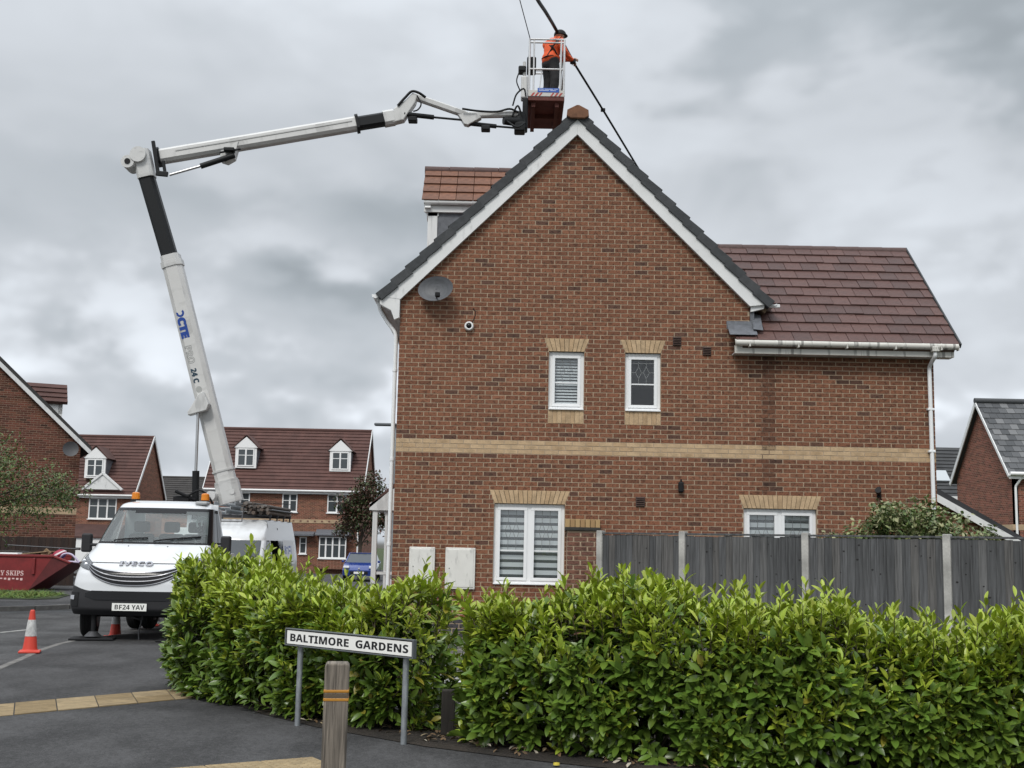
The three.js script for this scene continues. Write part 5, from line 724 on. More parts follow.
// ---------------------------------------------------------------- worker in the basket
function sdf(bones, c, half, res, k = .03) { // bones: [ax,ay,az,bx,by,bz,ra,rb]
  const mc = new MarchingCubes(res, new THREE.MeshBasicMaterial(), false, false, 200000); mc.isolation = 0; const h = res / 2;
  for (let z = 0; z < res; z++) for (let y = 0; y < res; y++) for (let x = 0; x < res; x++) {
    const px = c[0] + (x - h) / h * half, py = c[1] + (y - h) / h * half, pz = c[2] + (z - h) / h * half; let d = 1e3;
    for (const b of bones) { const bx = b[3] - b[0], by = b[4] - b[1], bz = b[5] - b[2], qx = px - b[0], qy = py - b[1], qz = pz - b[2], t = clamp((qx * bx + qy * by + qz * bz) / (bx * bx + by * by + bz * bz + 1e-9)), e = Math.hypot(qx - bx * t, qy - by * t, qz - bz * t) - lerp(b[6], b[7], t); const m = clamp(.5 + .5 * (e - d) / k); d = lerp(e, d, m) - k * m * (1 - m); }
    mc.field[x + y * res + z * res * res] = -d;
  }
  mc.update(); const n = mc.count ?? mc.geometry.drawRange.count, g = new THREE.BufferGeometry(), p = new Float32Array(n * 3); for (let i = 0; i < n; i++) for (let a = 0; a < 3; a++) p[i * 3 + a] = c[a] + mc.positionArray[i * 3 + a] * half;
  g.setAttribute('position', new THREE.BufferAttribute(p, 3)); let m = mergeVertices(g, 1e-4); m.computeVertexNormals(); return norm(m);
}
{
  const w = thing('person', 'worker in orange jacket, black trousers, harness and black helmet leaning over in the basket', 'person', [.665, FL, -23.66]); w.scale.setScalar(1.05);
  const J = { hip: [0, .90, 0], ch: [.05, 1.22, -.07], neck: [.12, 1.39, -.13], head: [.19, 1.49, -.19], rs: [.17, 1.29, .05], ls: [-.07, 1.31, -.23], re: [.27, 1.05, .12], rh: [.43, .93, -.05], le: [.16, 1.08, -.36], lh: [.45, 1.0, -.16], rhip: [.06, .86, .07], lhip: [-.06, .86, -.07], rk: [.10, .46, .10], lk: [-.03, .47, -.08], ra: [.04, .09, .12], la: [-.10, .09, -.08] };
  const B = (a, b, r0, r1) => [...J[a], ...J[b], r0, r1], P0 = (a, b, r0, r1) => [...a, ...b, r0, r1];
  const f = V(.75, 0, -.66).normalize();
  const hand = (h, e) => { const d = V(...h).sub(V(...e)).normalize(), s = new THREE.Vector3().crossVectors(d, UP).normalize(), bn = [], o = V(...h); bn.push(P0(o.toArray(), o.clone().addScaledVector(d, .06).toArray(), .026, .03)); for (let i = 0; i < 4; i++) { const k = o.clone().addScaledVector(d, .07).addScaledVector(s, (i - 1.5) * .019), l = [.036, .042, .04, .032][i], m = k.clone().addScaledVector(d, l), e2 = m.clone().addScaledVector(d, -.004).add(V(0, -l * .8, 0)); bn.push(P0(k.toArray(), m.toArray(), .0095, .009), P0(m.toArray(), e2.toArray(), .009, .008)); } const t0 = o.clone().addScaledVector(d, .02).addScaledVector(s, -.03), t1 = t0.clone().addScaledVector(d, .035).addScaledVector(s, -.018), t2 = t1.clone().addScaledVector(d, .02).add(V(0, -.022, 0)); bn.push(P0(t0.toArray(), t1.toArray(), .012, .010), P0(t1.toArray(), t2.toArray(), .010, .009)); return bn; };
  const H = V(...J.head), hp = (a, b) => H.clone().addScaledVector(f, a).add(V(0, b, 0)).toArray(), lat = V(-f.z, 0, f.x), sp = (a, b, l) => H.clone().addScaledVector(f, a).addScaledVector(lat, l).add(V(0, b, 0)).toArray();
  const headB = [P0(hp(-.015, .02), hp(.01, .03), .088, .086), P0(hp(.03, -.06), hp(.045, -.085), .055, .045), P0(hp(.095, -.005), hp(.108, -.03), .012, .016), P0(sp(.0, .0, .083), sp(-.01, -.03, .085), .018, .014), P0(sp(.0, .0, -.083), sp(-.01, -.03, -.085), .018, .014), P0(sp(.082, -.07, .02), sp(.082, -.07, -.02), .012, .012)];
  const bodyBones = [B('hip', 'ch', .12, .135), B('ch', 'neck', .10, .055), B('neck', 'head', .052, .052), B('ls', 'rs', .06, .06), B('rs', 're', .05, .04), B('re', 'rh', .04, .028), B('ls', 'le', .05, .04), B('le', 'lh', .04, .028), B('rhip', 'rk', .075, .052), B('lhip', 'lk', .075, .052), B('rk', 'ra', .05, .038), B('lk', 'la', .05, .038), P0(J.ra, [.16, .05, .02], .04, .035), P0(J.la, [.02, .05, -.17], .04, .035)];
  const skin = M(.42, .24, .17, .6);
  const body = obj('body', [sdf(bodyBones, [.1, .78, -.04], .86, 84), sdf(headB, J.head, .15, 56, .02), sdf(hand(J.rh, J.re), J.rh, .16, 60, .006), sdf(hand(J.lh, J.le), J.lh, .16, 60, .006)], skin, w);
  const jac = sdf([P0([.01, .98, -.02], J.ch, .148, .175), P0([-.03, .93, -.02], [.03, .93, .03], .145, .145), B('ch', 'neck', .14, .078), B('ls', 'rs', .088, .088), B('rs', 're', .074, .062), P0(J.re, J.rh.map((v, i) => lerp(v, J.re[i], .12)), .062, .046), B('ls', 'le', .074, .062), P0(J.le, J.lh.map((v, i) => lerp(v, J.le[i], .12)), .062, .046)], [.14, 1.1, -.08], .62, 84);
  { const p = jac.attributes.position; for (let i = 0; i < p.count; i++) { const x = p.getX(i), y = p.getY(i), z = p.getZ(i), k = (fbm(x * 9 + z * 7, y * 14, 3, 3) - .5) * .024; p.setXYZ(i, x + k, y + k * .4, z + k); } jac.computeVertexNormals(); }
  const jk = obj('jacket', mergeV(jac), M(.72, .10, .022, .75), body);
  const tro = sdf([P0([-.03, .80, -.02], [.03, .80, .02], .13, .13), B('rhip', 'rk', .112, .092), B('lhip', 'lk', .112, .092), P0(J.rk, [.05, .13, .12], .088, .08), P0(J.lk, [-.09, .13, -.08], .088, .08)], [0, .52, 0], .56, 80);
  obj('trousers', mergeV(tro), M(.02, .02, .022, .85), body);
  for (const [a, b] of [[J.ra, [.17, .05, .01]], [J.la, [.03, .05, -.18]]]) obj('boot', sdf([P0([a[0], .13, a[2]], [a[0], .06, a[2]], .06, .055), P0([a[0], .05, a[2]], b, .05, .045)], [a[0], .08, a[2]], .3, 48), mat.black, body);
  const hm = obj('helmet', [new THREE.SphereGeometry(.118, 24, 12, 0, 6.3, 0, 1.65).scale(1.05, .92, 1.05).translate(...hp(0, .03)), new THREE.CylinderGeometry(.135, .14, .012, 24).translate(...hp(.02, .02))], mat.black, body);
  // harness straps over the back
  const q = pts => tube(pts, .016, 24, 5); obj('harness', [q([[.20, 1.33, .12], [.10, 1.22, .15], [.0, 1.06, .13], [-.06, .95, .14]]), q([[-.09, 1.30, -.06], [-.04, 1.2, .06], [.06, 1.08, .155], [.13, .96, .13]]), q([[-.17, .93, .0], [-.09, .93, .13], [.05, .93, .165], [.16, .93, .07]]), rbox(.0, .05, 1.10, 1.16, .13, .165, .01)], mat.black, body);
}
function mergeV(g) { const p = new THREE.BufferGeometry(); p.setAttribute('position', g.attributes.position); const m = mergeVertices(p, 1e-4); m.computeVertexNormals(); return norm(m); }
// ---------------------------------------------------------------- overhead cable and tag line
tag(obj('overhead_cable', [tube([[-.10, 9.75, -15.5], [.12, 10.4, -17.5], [.304, 11.17, -20], [.535, 11.81, -22], [.815, 12.234, -23.8], [1.0, 11.9, -23.85], [1.137, 11.591, -23.74]], .036, 90, 7), tube([[1.137, 11.591, -23.74], [1.907, 11.213, -25.5], [2.743, 10.721, -27.3], [3.902, 10.618, -31], [4.6, 10.4, -33.5]], .024, 70, 7), rbox(-.05, .05, -.035, .035, -.04, .04, .012).translate(1.907, 11.213, -25.5), rbox(-.06, .06, -.05, .05, -.05, .05, .02).translate(1.137, 11.591, -23.74)], mat.black), 'thick black overhead cable passing the worker and running behind the roof', 'cable');
tag(obj('tag_line', rod([-.25, 12.43, -20.8], [.225, 11.85, -23.22], .009, .009, 6), mat.black), 'thin dark line running up from the corner of the basket rail', 'line');
// ---------------------------------------------------------------- van behind the truck
{
  const v = thing('white_van', 'white van with roof rack, open side door and blue lettering behind the boom truck', 'van', [-6.17, -.08, -24.4]);
  const X = .97, ys = [.35, .55, .95, 1.12, 1.60, 1.86, 2.04, 2.07];
  // front outline by height: z of the front and half width
  const zf = y => y < .55 ? 0 : y < .95 ? -.04 : y < 1.12 ? lerp(-.08, -.85, (y - .95) / .17) : y < 1.62 ? lerp(-.85, -1.45, (y - 1.12) / .5) : lerp(-1.45, -2.3, Math.pow((y - 1.62) / .45, 1.6)), wf = y => y < 1.1 ? X : lerp(X, .80, Math.pow((y - 1.1) / .97, 1.4));
  const row = (y, n = 20) => [...Array(n + 1)].map((_, i) => { const a = (i / n - .5) * Math.PI, x = wf(y) * Math.sign(a) * Math.pow(Math.abs(Math.sin(a)), .7); return [x, y, zf(y) - .28 * (1 - Math.pow(Math.cos(a), .5))]; });
  const loft = (y0, y1, i0 = 0, i1 = 20, m = 6) => { const pos = [], idx = [], rows = [...Array(m + 1)].map((_, j) => row(lerp(y0, y1, j / m)).slice(i0, i1 + 1)), w = i1 - i0 + 1; rows.flat().forEach(p => pos.push(...p)); for (let j = 0; j < m; j++) for (let i = 0; i < w - 1; i++) { const a = j * w + i; idx.push(a, a + 1, a + w + 1, a, a + w + 1, a + w); } const g = new THREE.BufferGeometry(); g.setAttribute('position', new THREE.Float32BufferAttribute(pos, 3)); g.setIndex(idx); g.computeVertexNormals(); return g; };
  const wp = P(.64, .65, .655, .3, { clearcoat: .6, clearcoatRoughness: .1, side: THREE.DoubleSide });
  const side = (s, z0, z1, y0, y1, off = 0) => { const pos = [], idx = [], m = 8; for (let j = 0; j <= m; j++) { const y = lerp(y0, y1, j / m), x = s * (wf(y) + off), zz = Math.min(z0, zf(y) - .28); pos.push(x, y, zz, x, y, z1); } for (let j = 0; j < m; j++) { const a = j * 2; idx.push(a, a + 1, a + 3, a, a + 3, a + 2); } const g = new THREE.BufferGeometry(); g.setAttribute('position', new THREE.Float32BufferAttribute(pos, 3)); g.setIndex(idx); g.computeVertexNormals(); return g; };
  obj('body', [loft(.35, 1.12), loft(1.12, 1.62, 0, 3), loft(1.12, 1.62, 17, 20), loft(1.62, 2.07, 0, 20, 10), side(-1, 9, -5.2, .35, 2.07), side(1, 9, -1.35, .35, 1.12), side(1, -2.05, -2.15, .35, 2.07), side(1, 9, -5.2, 1.62, 2.07), side(1, -3.05, -5.2, .35, 1.63), box(-.80, .80, 2.06, 2.075, -5.2, -2.3), box(-.95, .95, .35, 1.1, -5.22, -5.19), box(-.80, .80, 1.1, 2.06, -5.22, -5.19)], wp, v);
  obj('windscreen', loft(1.12, 1.62, 3, 17), P(.05, .056, .06, .05), v);
  obj('sun_shade', [...Array(5)].map((_, i) => box(-.05 + i * .03, .45 + i * .03, 1.20 + i * .085, 1.215 + i * .085, -1.10 - i * .10, -1.09 - i * .10)), mat.black, v);
  const door = obj('door', side(1, -1.40, -2.05, .4, 1.15, .004), wp, v); obj('side_window', side(1, 9, -1.98, 1.16, 1.60, .002), P(.04, .045, .05, .06), v);
  obj('load_interior', [box(-.9, .9, .4, .45, -5.1, -2.1), box(-.93, -.9, .4, 1.9, -5.1, -2.1), box(-.85, .85, .4, 1.9, -3.2, -3.15)], mat.black, v);
  obj('sliding_door', side(1, -3.0, -4.35, .42, 1.64, .05), wp, v);
  const pt = canvasTex(512, 256, (c, w, h) => { c.fillStyle = '#e4e6e8'; c.fillRect(0, 0, w, h); c.fillStyle = '#3d5ea8'; for (const [x, y, a, b] of [[60, 60, 26, 90], [100, 60, 26, 90], [86, 90, 40, 22], [150, 70, 60, 24], [150, 100, 22, 50], [230, 60, 26, 90], [276, 60, 70, 22], [276, 104, 70, 22], [366, 60, 26, 90], [60, 190, 340, 12]]) c.fillRect(x, y, a, b); });
  const pn = new THREE.PlaneGeometry(1.3, .55).rotateY(Math.PI / 2).rotateZ(.12).translate(1.035, 1.36, -3.70); obj('livery', pn, P(1, 1, 1, .4, { map: pt }), v);
  for (const z of [-.85, -4.3]) for (const s of [-1, 1]) { const w = obj('wheel', new THREE.CylinderGeometry(.33, .33, .22, 28).rotateZ(Math.PI / 2), mat.rubber, v); w.position.set(s * .86, .33, z); obj('rim', new THREE.CylinderGeometry(.2, .2, .226, 20).rotateZ(Math.PI / 2), M(.3, .3, .3, .5, { metalness: .7 }), w); }
  for (const s of [-1, 1]) obj('headlight', rbox(s * .62, s * .88, .78, .95, -.28, -.12, .04), P(.6, .62, .65, .1), v);
  const rk = obj('roof_rack', [...[-2.4, -3.2, -4.0, -4.8].flatMap(z => [rod([-.85, 2.17, z], [.85, 2.17, z], .022), rod([-.82, 2.06, z], [-.82, 2.2, z], .018), rod([.82, 2.06, z], [.82, 2.2, z], .018)]), rod([-.85, 2.3, -2.3], [-.85, 2.3, -4.9], .018), rod([.85, 2.3, -2.3], [.85, 2.3, -4.9], .018), rod([-.3, 2.02, -1.9], [.3, 2.02, -1.9], .012), rod([-.3, 2.02, -1.9], [-.3, 2.28, -2.0], .012), rod([.3, 2.02, -1.9], [.3, 2.28, -2.0], .012)], mat.darkSteel, v);
  const lad = thing('ladder_bundle', 'stack of dull grey ladders and tubes tied on the van roof rack', 'ladders', [-6.17, 2.115, -24.4]);
  for (let k = 0; k < 3; k++) for (const x of [-.55 + k * .12, -.1 + k * .12]) obj('ladder_rail', rbox(x, x + .03, .0 + k * .085, .075 + k * .085, -5.0, -2.0 + k * .1, .006), mat.galv, lad);
  for (let k = 0; k < 3; k++) for (let i = 0; i < 10; i++) obj('rung', rod([-.54 + k * .12, .04 + k * .085, -2.2 - i * .28], [-.08 + k * .12, .04 + k * .085, -2.2 - i * .28], .014), mat.galv, lad);
  const tm = [M(.13, .10, .08, .85), M(.19, .17, .15, .8), M(.10, .085, .075, .85)]; for (let i = 0; i < 24; i++) obj('tube', rod([.22 + (i % 7) * .095 + rr(-.02, .02), .03 + Math.floor(i / 7) * .07, -2.0 - rr(0, .5)], [.22 + (i % 7) * .095 + rr(-.03, .03), .03 + Math.floor(i / 7) * .07, -4.6 - rr(0, .6)], rr(.028, .042)), tm[i % 3], lad); obj('strap', [-2.7, -3.6, -4.4].map(z => box(-.6, .9, .29, .30, z, z + .05)), mat.black, lad);
}
// ---------------------------------------------------------------- blue car
{
  const c = thing('blue_car', 'blue hatchback parked facing the camera in front of the far brick house', 'car', [-7.62, -.44, -61.5], .04);
  const bp = P(.010, .034, .19, .25, { clearcoat: .9, clearcoatRoughness: .06 }), w = .86;
  const prof = [[0, .28], [.03, .55], [-.12, .72], [-.85, .93], [-1.0, .95], [-3.7, 1.0], [-3.95, .9], [-4.0, .3]]; // z, y
  const lower = prism([...prof].map(([z, y]) => [z, y]), -w, w, .09).rotateY(-Math.PI / 2);
  obj('body', toCreasedNormals(lower, .7), bp, c);
  const cab = new THREE.BufferGeometry(), q = [[-w + .08, .93, -.86], [w - .08, .93, -.86], [w - .22, 1.40, -1.65], [-w + .22, 1.40, -1.65], [-w + .08, .97, -3.8], [w - .08, .97, -3.8], [w - .22, 1.40, -3.3], [-w + .22, 1.40, -3.3]], face = [[0, 1, 2, 3], [1, 5, 6, 2], [5, 4, 7, 6], [4, 0, 3, 7], [3, 2, 6, 7]], ps = []; for (const f of face) for (const i of [0, 1, 2, 0, 2, 3]) ps.push(...q[f[i]]); cab.setAttribute('position', new THREE.Float32BufferAttribute(ps, 3)); cab.computeVertexNormals(); obj('cabin_glass', cab, P(.05, .06, .07, .05), c);
  obj('roof', [rbox(-w + .2, w - .2, 1.38, 1.43, -3.35, -1.6, .02), beam([-w + .09, .94, -.88], [-w + .23, 1.41, -1.66], .06, .06), beam([w - .09, .94, -.88], [w - .23, 1.41, -1.66], .06, .06)], bp, c);
  for (const s of [-1, 1]) { obj('headlight', rbox(s * .50, s * .80, .64, .77, -.16, .03, .04), P(.7, .72, .75, .1), c); obj('mirror', rbox(s * .86, s * 1.0, .92, 1.04, -1.15, -1.02, .03), bp, c); for (const z of [-.75, -3.3]) obj('wheel', new THREE.CylinderGeometry(.31, .31, .2, 24).rotateZ(Math.PI / 2).translate(s * .76, .31, z), mat.rubber, c); }
  obj('grille', rbox(-.45, .45, .36, .50, -.02, .045, .02), mat.black, c); obj('number_plate', rbox(-.26, .26, .37, .48, .045, .055, .004), mat.white, c); obj('emblem', new THREE.OctahedronGeometry(.075).scale(.75, 1, .3).translate(0, .63, .03), mat.steel, c);
}
// ---------------------------------------------------------------- far houses
const farTile = (r, g, b) => M(r, g, b, .85, { map: rep(tMottle, .35) });
function slopeRows(x0, x1, y0, z0, y1, z1, rows) { // stepped courses of a slope facing +z, eaves (y0,z0) to ridge (y1,z1), along x
  const pts = [], dy = y1 - y0, dz = z1 - z0, L = Math.hypot(dy, dz), ny = -dz / L, nz = dy / L; // outward normal in (y,z)
  for (let i = 0; i < rows; i++) { const a = i / rows, b = (i + 1) / rows; pts.push([z0 + dz * a + nz * .045, y0 + dy * a + ny * .045], [z0 + dz * b, y0 + dy * b]); }
  pts.push([z1 - nz * .08, y1 - ny * .08 - .02], [z0 - nz * .08, y0 - ny * .08]);
  return muv(prism(pts, 0, x1 - x0).rotateY(-Math.PI / 2).translate(x1, 0, 0));
}
function simpleWindow(parent, x0, x1, y0, y1, z, n = 2, sill = true) {
  const f = .07, g = [box(x0, x1, y1 - f, y1, z, z + .04), box(x0, x1, y0, y0 + f, z, z + .04)]; for (let i = 0; i <= n; i++) { const c = lerp(x0, x1, i / n), h = i === 0 ? [0, f] : i === n ? [-f, 0] : [-f * .7, f * .7]; g.push(box(c + h[0], c + h[1], y0 + f, y1 - f, z, z + .04)); }
  if (sill) g.push(box(x0 - .06, x1 + .06, y0 - .06, y0 - .001, z, z + .1));
  const w = obj('window', g, mat.white, parent); for (let i = 0; i < n; i++) { const a = lerp(x0, x1, i / n) + f * .8, b = lerp(x0, x1, (i + 1) / n) - f * .8; obj('pane', box(a, b, y0 + f, y1 - f, z + .008, z + .016), P(.06, .07, .075, .06), w); obj('glazing_bar', box(a, b, lerp(y0, y1, .62) - .02, lerp(y0, y1, .62) + .02, z + .017, z + .03), mat.white, w); } return w;
}
function farHouse(o) { // eaves facing the camera; local x as world, origin on the ground at the front wall
  const h = thing('far_house', o.label, 'house', [0, o.base, -o.d], 0, 'houses across the street'), { x0, x1, eave: e, ridge: r, depth: D } = o, zm = -D / 2, ov = .3;
  obj('wall', [muv(box(x0, x1, -.3, e, -.25, 0)), muv(box(x0, x0 + .25, -.3, e, -D + .25, -.251)), muv(box(x1 - .25, x1, -.3, e, -D + .25, -.251)), muv(box(x0, x1, -.3, e, -D, -D + .249)), muv(prism([[-D, e + .001], [0, e + .001], [zm, r - .12]], 0, .25).rotateY(-Math.PI / 2).translate(x1, 0, 0)), muv(prism([[-D, e + .001], [0, e + .001], [zm, r - .12]], 0, .25).rotateY(-Math.PI / 2).translate(x0 + .25, 0, 0))], o.brick || mat.farBrick, h);
  const dropY = ov * (r - e) / (D / 2), rows = o.rows || 16, roof = obj('roof', [slopeRows(x0 - .12, x1 + .12, e - dropY + .05, ov, r, zm, rows), slopeRows(-x1 - .12, -x0 + .12, e - dropY + .05, ov, r, zm, rows).rotateY(Math.PI).translate(0, 0, -D)], o.tile, h);
  obj('ridge', muv(rod([x0 - .14, r, zm], [x1 + .14, r, zm], .12, .12, 10)), o.tile, roof);
  obj('fascia', [box(x0 - .1, x1 + .1, e - dropY - .16, e - dropY + .04, ov - .06, ov - .03), new THREE.CylinderGeometry(.07, .07, x1 - x0 + .2, 10).rotateZ(Math.PI / 2).translate((x0 + x1) / 2, e - dropY + .02, ov + .06)], mat.fascia, roof);
  for (const s of [0, 1]) { const x = s ? x1 + .14 : x0 - .14; obj('verge', [beam([x, e - dropY, ov], [x, r + .02, zm], .05, .2), beam([x, e - dropY, -D - ov], [x, r + .02, zm], .05, .2)], mat.fascia, roof); }
  if (o.band) { const b = obj('band', muv(box(x0 - .004, x1 + .004, o.band - .12, o.band + .1, -.24, .02)), mat.farBuff, h); for (let x = x0 + .15; x < x1; x += .45) obj('dark_brick', box(x, x + .12, o.band - .05, o.band + .04, .015, .035), M(.16, .08, .06, .9), b); }
  for (const [a, b, c, d, n = 2] of o.windows || []) { simpleWindow(h, a, b, c, d, .005, n); obj('lintel', muv(box(a - .12, b + .12, d + .002, d + .2, -.1, .02)), mat.farBuff, h); }
  for (const [c, y, w, hh, z] of o.dormers || []) { // small gabled dormer: c centre, y sill, w width, hh height to its eaves
    const g = obj('dormer', [box(c - w / 2, c + w / 2, y, y + hh, z - .12, z), prism([[c - w / 2 - .12, y + hh], [c + w / 2 + .12, y + hh], [c, y + hh + w * .52]], z - .1, z + .06)], mat.white, h);
    obj('cheek', [box(c - w / 2, c - w / 2 + .06, y, y + hh, z - 2, z - .121), box(c + w / 2 - .06, c + w / 2, y, y + hh, z - 2, z - .121)], mat.lead, g);
    for (const s of [-1, 1]) obj('dormer_roof', beam([c + s * (w / 2 + .2) / 2, y + hh + w * .26 + .06, z + .10], [c + s * (w / 2 + .2) / 2, y + hh + w * .26 + .06, z - 2.3], Math.hypot(w / 2 + .2, w * .56), .06, .01).translate(-c - s * (w / 2 + .2) / 2, -(y + hh + w * .26 + .06), 0).rotateZ(-s * Math.atan2(w * .52, w / 2)).translate(c + s * (w / 2 + .2) / 2, y + hh + w * .26 + .05, 0), o.tile, g);
    simpleWindow(h, c - w / 2 + .14, c + w / 2 - .14, y + .12, y + hh - .05, z + .003, 2, false);
  }
  return h;
}
{
  const C1 = farHouse({ label: 'brick semi with wide brown roof, two white dormers and bay window behind the van', d: 75.5, base: -.46, x0: -19.2, x1: -9.35, depth: 6.6, eave: 5.45, ridge: 9.30, tile: farTile(.115, .053, .043), rows: 18, band: 3.25, dormers: [[-16.95, 6.55, 1.35, 1.3, -.7], [-10.9, 6.45, 1.35, 1.3, -.7]], windows: [[-14.35, -13.4, 3.8, 4.95], [-11.5, -10.3, 3.8, 4.95], [-13.15, -12.7, 1.2, 2.25, 1], [-17.6, -16.4, 3.8, 4.95]] });
  const bay = obj('bay_window', [box(-11.9, -10.1, .3, .95, 0, .5)], mat.farBrick, C1); simpleWindow(C1, -11.85, -10.15, .96, 2.3, .46, 4); obj('bay_roof', muv(prism([[0, 2.75], [.75, 2.42], [.75, 2.36], [0, 2.36]], 0, 2.2).rotateY(-Math.PI / 2).translate(-9.9, 0, 0)), mat.lead, C1); obj('canopy', [muv(prism([[0, 2.6], [.6, 2.42], [.6, 2.32], [0, 2.32]], 0, 1.5).rotateY(-Math.PI / 2).translate(-12.2, 0, 0))], mat.lead, C1); obj('front_door', rbox(-14.0, -13.35, 0, 2.1, .01, .05, .01), M(.06, .05, .05, .5), C1); obj('downpipe', rod([-9.5, 0, .08], [-9.5, 5.2, .08], .05), mat.white, C1);
  const C2 = farHouse({ label: 'brick house with brown tiled roof, white dormer and gable end beyond the skip', d: 78, base: -.4, x0: -33, x1: -24.5, depth: 6.5, eave: 4.95, ridge: 8.75, tile: farTile(.112, .052, .042), rows: 18, dormers: [[-27.25, 5.75, 1.35, 1.3, -.2]], windows: [[-27.4, -25.6, 3.1, 4.45, 3]] });
  obj('porch_gable', [prism([[-27.7, 5.0], [-25.3, 5.0], [-26.5, 5.95]], .25, .4), beam([-27.8, 4.98, .35], [-26.5, 6.05, .35], .25, .14), beam([-25.2, 4.98, .35], [-26.5, 6.05, .35], .25, .14)], mat.fascia, C2); obj('lean_to', [muv(prism([[0, 2.75], [1.6, 1.95], [1.6, 1.85], [0, 1.85]], 0, 4.5).rotateY(-Math.PI / 2).translate(-25, 0, 0))], farTile(.10, .05, .042), C2); obj('garage_door', box(-29, -25.4, 0, 1.85, 1.4, 1.5), mat.white, C2);
  farHouse({ label: 'small far brick house with grey roof between the truck and the brown roofed houses', d: 112, base: -.5, x0: -34, x1: -26.5, depth: 7, eave: 4.7, ridge: 7.9, tile: farTile(.06, .055, .052), rows: 16, windows: [] });
  // left neighbour: gable towards us
  const N = thing('neighbour_house', 'dark brick gable house with white barge board behind the red skip', 'house', [-14.9, 0, -41.2], .43); const hw = 3.6, ap = 8.2, ev = 4.85, rk = x => ap - (Math.abs(x) / hw) * (ap - ev) * 1.0, dk = M(.70, .61, .57, .95, { map: mat.farBrick.map, bumpMap: mat.farBrick.bumpMap, bumpScale: .006 });
  obj('wall', [muv(prism([[-hw, -.1], [hw, -.1], [hw, ev - .05], [0, ap - .1], [-hw, ev - .05]], -8.5, 0))], dk, N); obj('band', muv(box(-hw - .004, hw + .004, 2.28, 2.5, -8, .015)), mat.farBuff, N);
  for (const s of [-1, 1]) { const a = [0, ap + .12], b = [s * (hw + .35), ev - .22], po = s > 0 ? [a, b, [b[0], b[1] - .16], [0, ap - .1]] : [[0, ap - .1], [b[0], b[1] - .16], b, a]; obj('roof', muv(prism(po, -8.7, .10)), farTile(.05, .048, .046), N); const p2 = [[0, ap - .06], [b[0], b[1] - .14], [b[0] - s * .06, b[1] - .26], [0, ap - .24]]; obj('barge_board', prism(s > 0 ? p2 : p2.reverse(), .101, .15), mat.fascia, N); }
  const nd = obj('dormer', [box(1.5, 3.05, 5.9, 6.3, -3.3, -1.9), box(2.9, 3.05, 5.1, 6.3, -1.98, -1.9)], mat.fascia, N); obj('dormer_roof', slopeRows(1.0, 3.2, 6.3, -1.75, 7.05, -2.6, 4), farTile(.11, .05, .04), nd); obj('cheek', box(1.6, 2.9, 5.2, 6.3, -2.0, -1.95), mat.lead, nd);
  obj('satellite_dish', new THREE.LatheGeometry([...Array(7)].map((_, i) => new THREE.Vector2(.26 * i / 6 + .001, .07 * (i / 6) ** 2)), 28).rotateX(Math.PI / 2 - .15).translate(3.25, 4.5, .3), M(.06, .06, .063, .6, { side: THREE.DoubleSide }), N);
    for (const c of N.children) c.position.x -= 3.6;
// dark close-boarded fence before it
  const fm = [[.028, .017, .013], [.034, .02, .015], [.024, .015, .012]].map(c => M(...c, .9)); const fence = thing('dark_fence', 'dark brown close boarded fence behind the red skip', 'fence', [-21, .02, -37.6]); for (let i = 0; i < 66; i++) obj('board', box(-.055, .055, 0, 1.48 + rr(-.01, .01), -.012, .012), fm[i % 3], fence).position.set(i * .117 - .2, 0, (i % 2) * .012); obj('rail', [box(-.3, 7.6, .3, .38, -.06, -.02), box(-.3, 7.6, 1.1, 1.18, -.06, -.02)], fm[0], fence);
  // right hand house: end wall turned to us, slate roof to the front
  const R = thing('slate_roof_house', 'brick house with grey slate roof and white downpipe beyond the right end of the fence', 'house', [20.3, 0, -48.2]); const e = 5.0, r = 8.05, D = 5.9, zm = -D / 2;
  obj('wall', [muv(box(0, 9, -.1, e, -.25, 0)), muv(prism([[-D, -.1], [0, -.1], [0, e], [zm, r - .1], [-D, e]], 0, .25).rotateY(-Math.PI / 2).translate(.25, 0, -.0).translate(-.002, 0, 0)), muv(box(0, 9, -.1, e, -D, -D + .25))], M(1.12, .95, .92, .95, { map: mat.farBrick.map, bumpMap: mat.farBrick.bumpMap, bumpScale: .006 }), R);
  const a = Math.atan2(r - e, -zm), Ls = Math.hypot(r - e, zm) + .35, rows = 13, sm = [[.085, .088, .092], [.11, .113, .117], [.06, .063, .067], [.15, .152, .155]].map(c => M(...c, .75)); const sg = new THREE.BoxGeometry(.325, .035, Ls / rows + .05);
  for (let j = 0; j < rows; j++) for (let i = 0; i < 12; i++) { const k = (j + .5) * Ls / rows, t = obj('slate', sg, sm[Math.floor(rnd() * 4)], R); t.position.set(-.05 + i * .335 + (j & 1) * .167, e - .22 + k * Math.sin(a), .25 - k * Math.cos(a)); t.rotation.x = a - .07; }
  obj('roof', [muv(new THREE.BoxGeometry(9.2, .08, Ls).rotateX(a).translate(4.4, e - .28 + Ls / 2 * Math.sin(a), .25 - Ls / 2 * Math.cos(a))), muv(new THREE.BoxGeometry(9.2, .1, Ls).rotateX(-a).translate(4.4, e - .26 + Ls / 2 * Math.sin(a), -D - .25 + Ls / 2 * Math.cos(a))), rod([-.25, r + .1, zm], [9, r + .1, zm], .12)], sm[2], R);
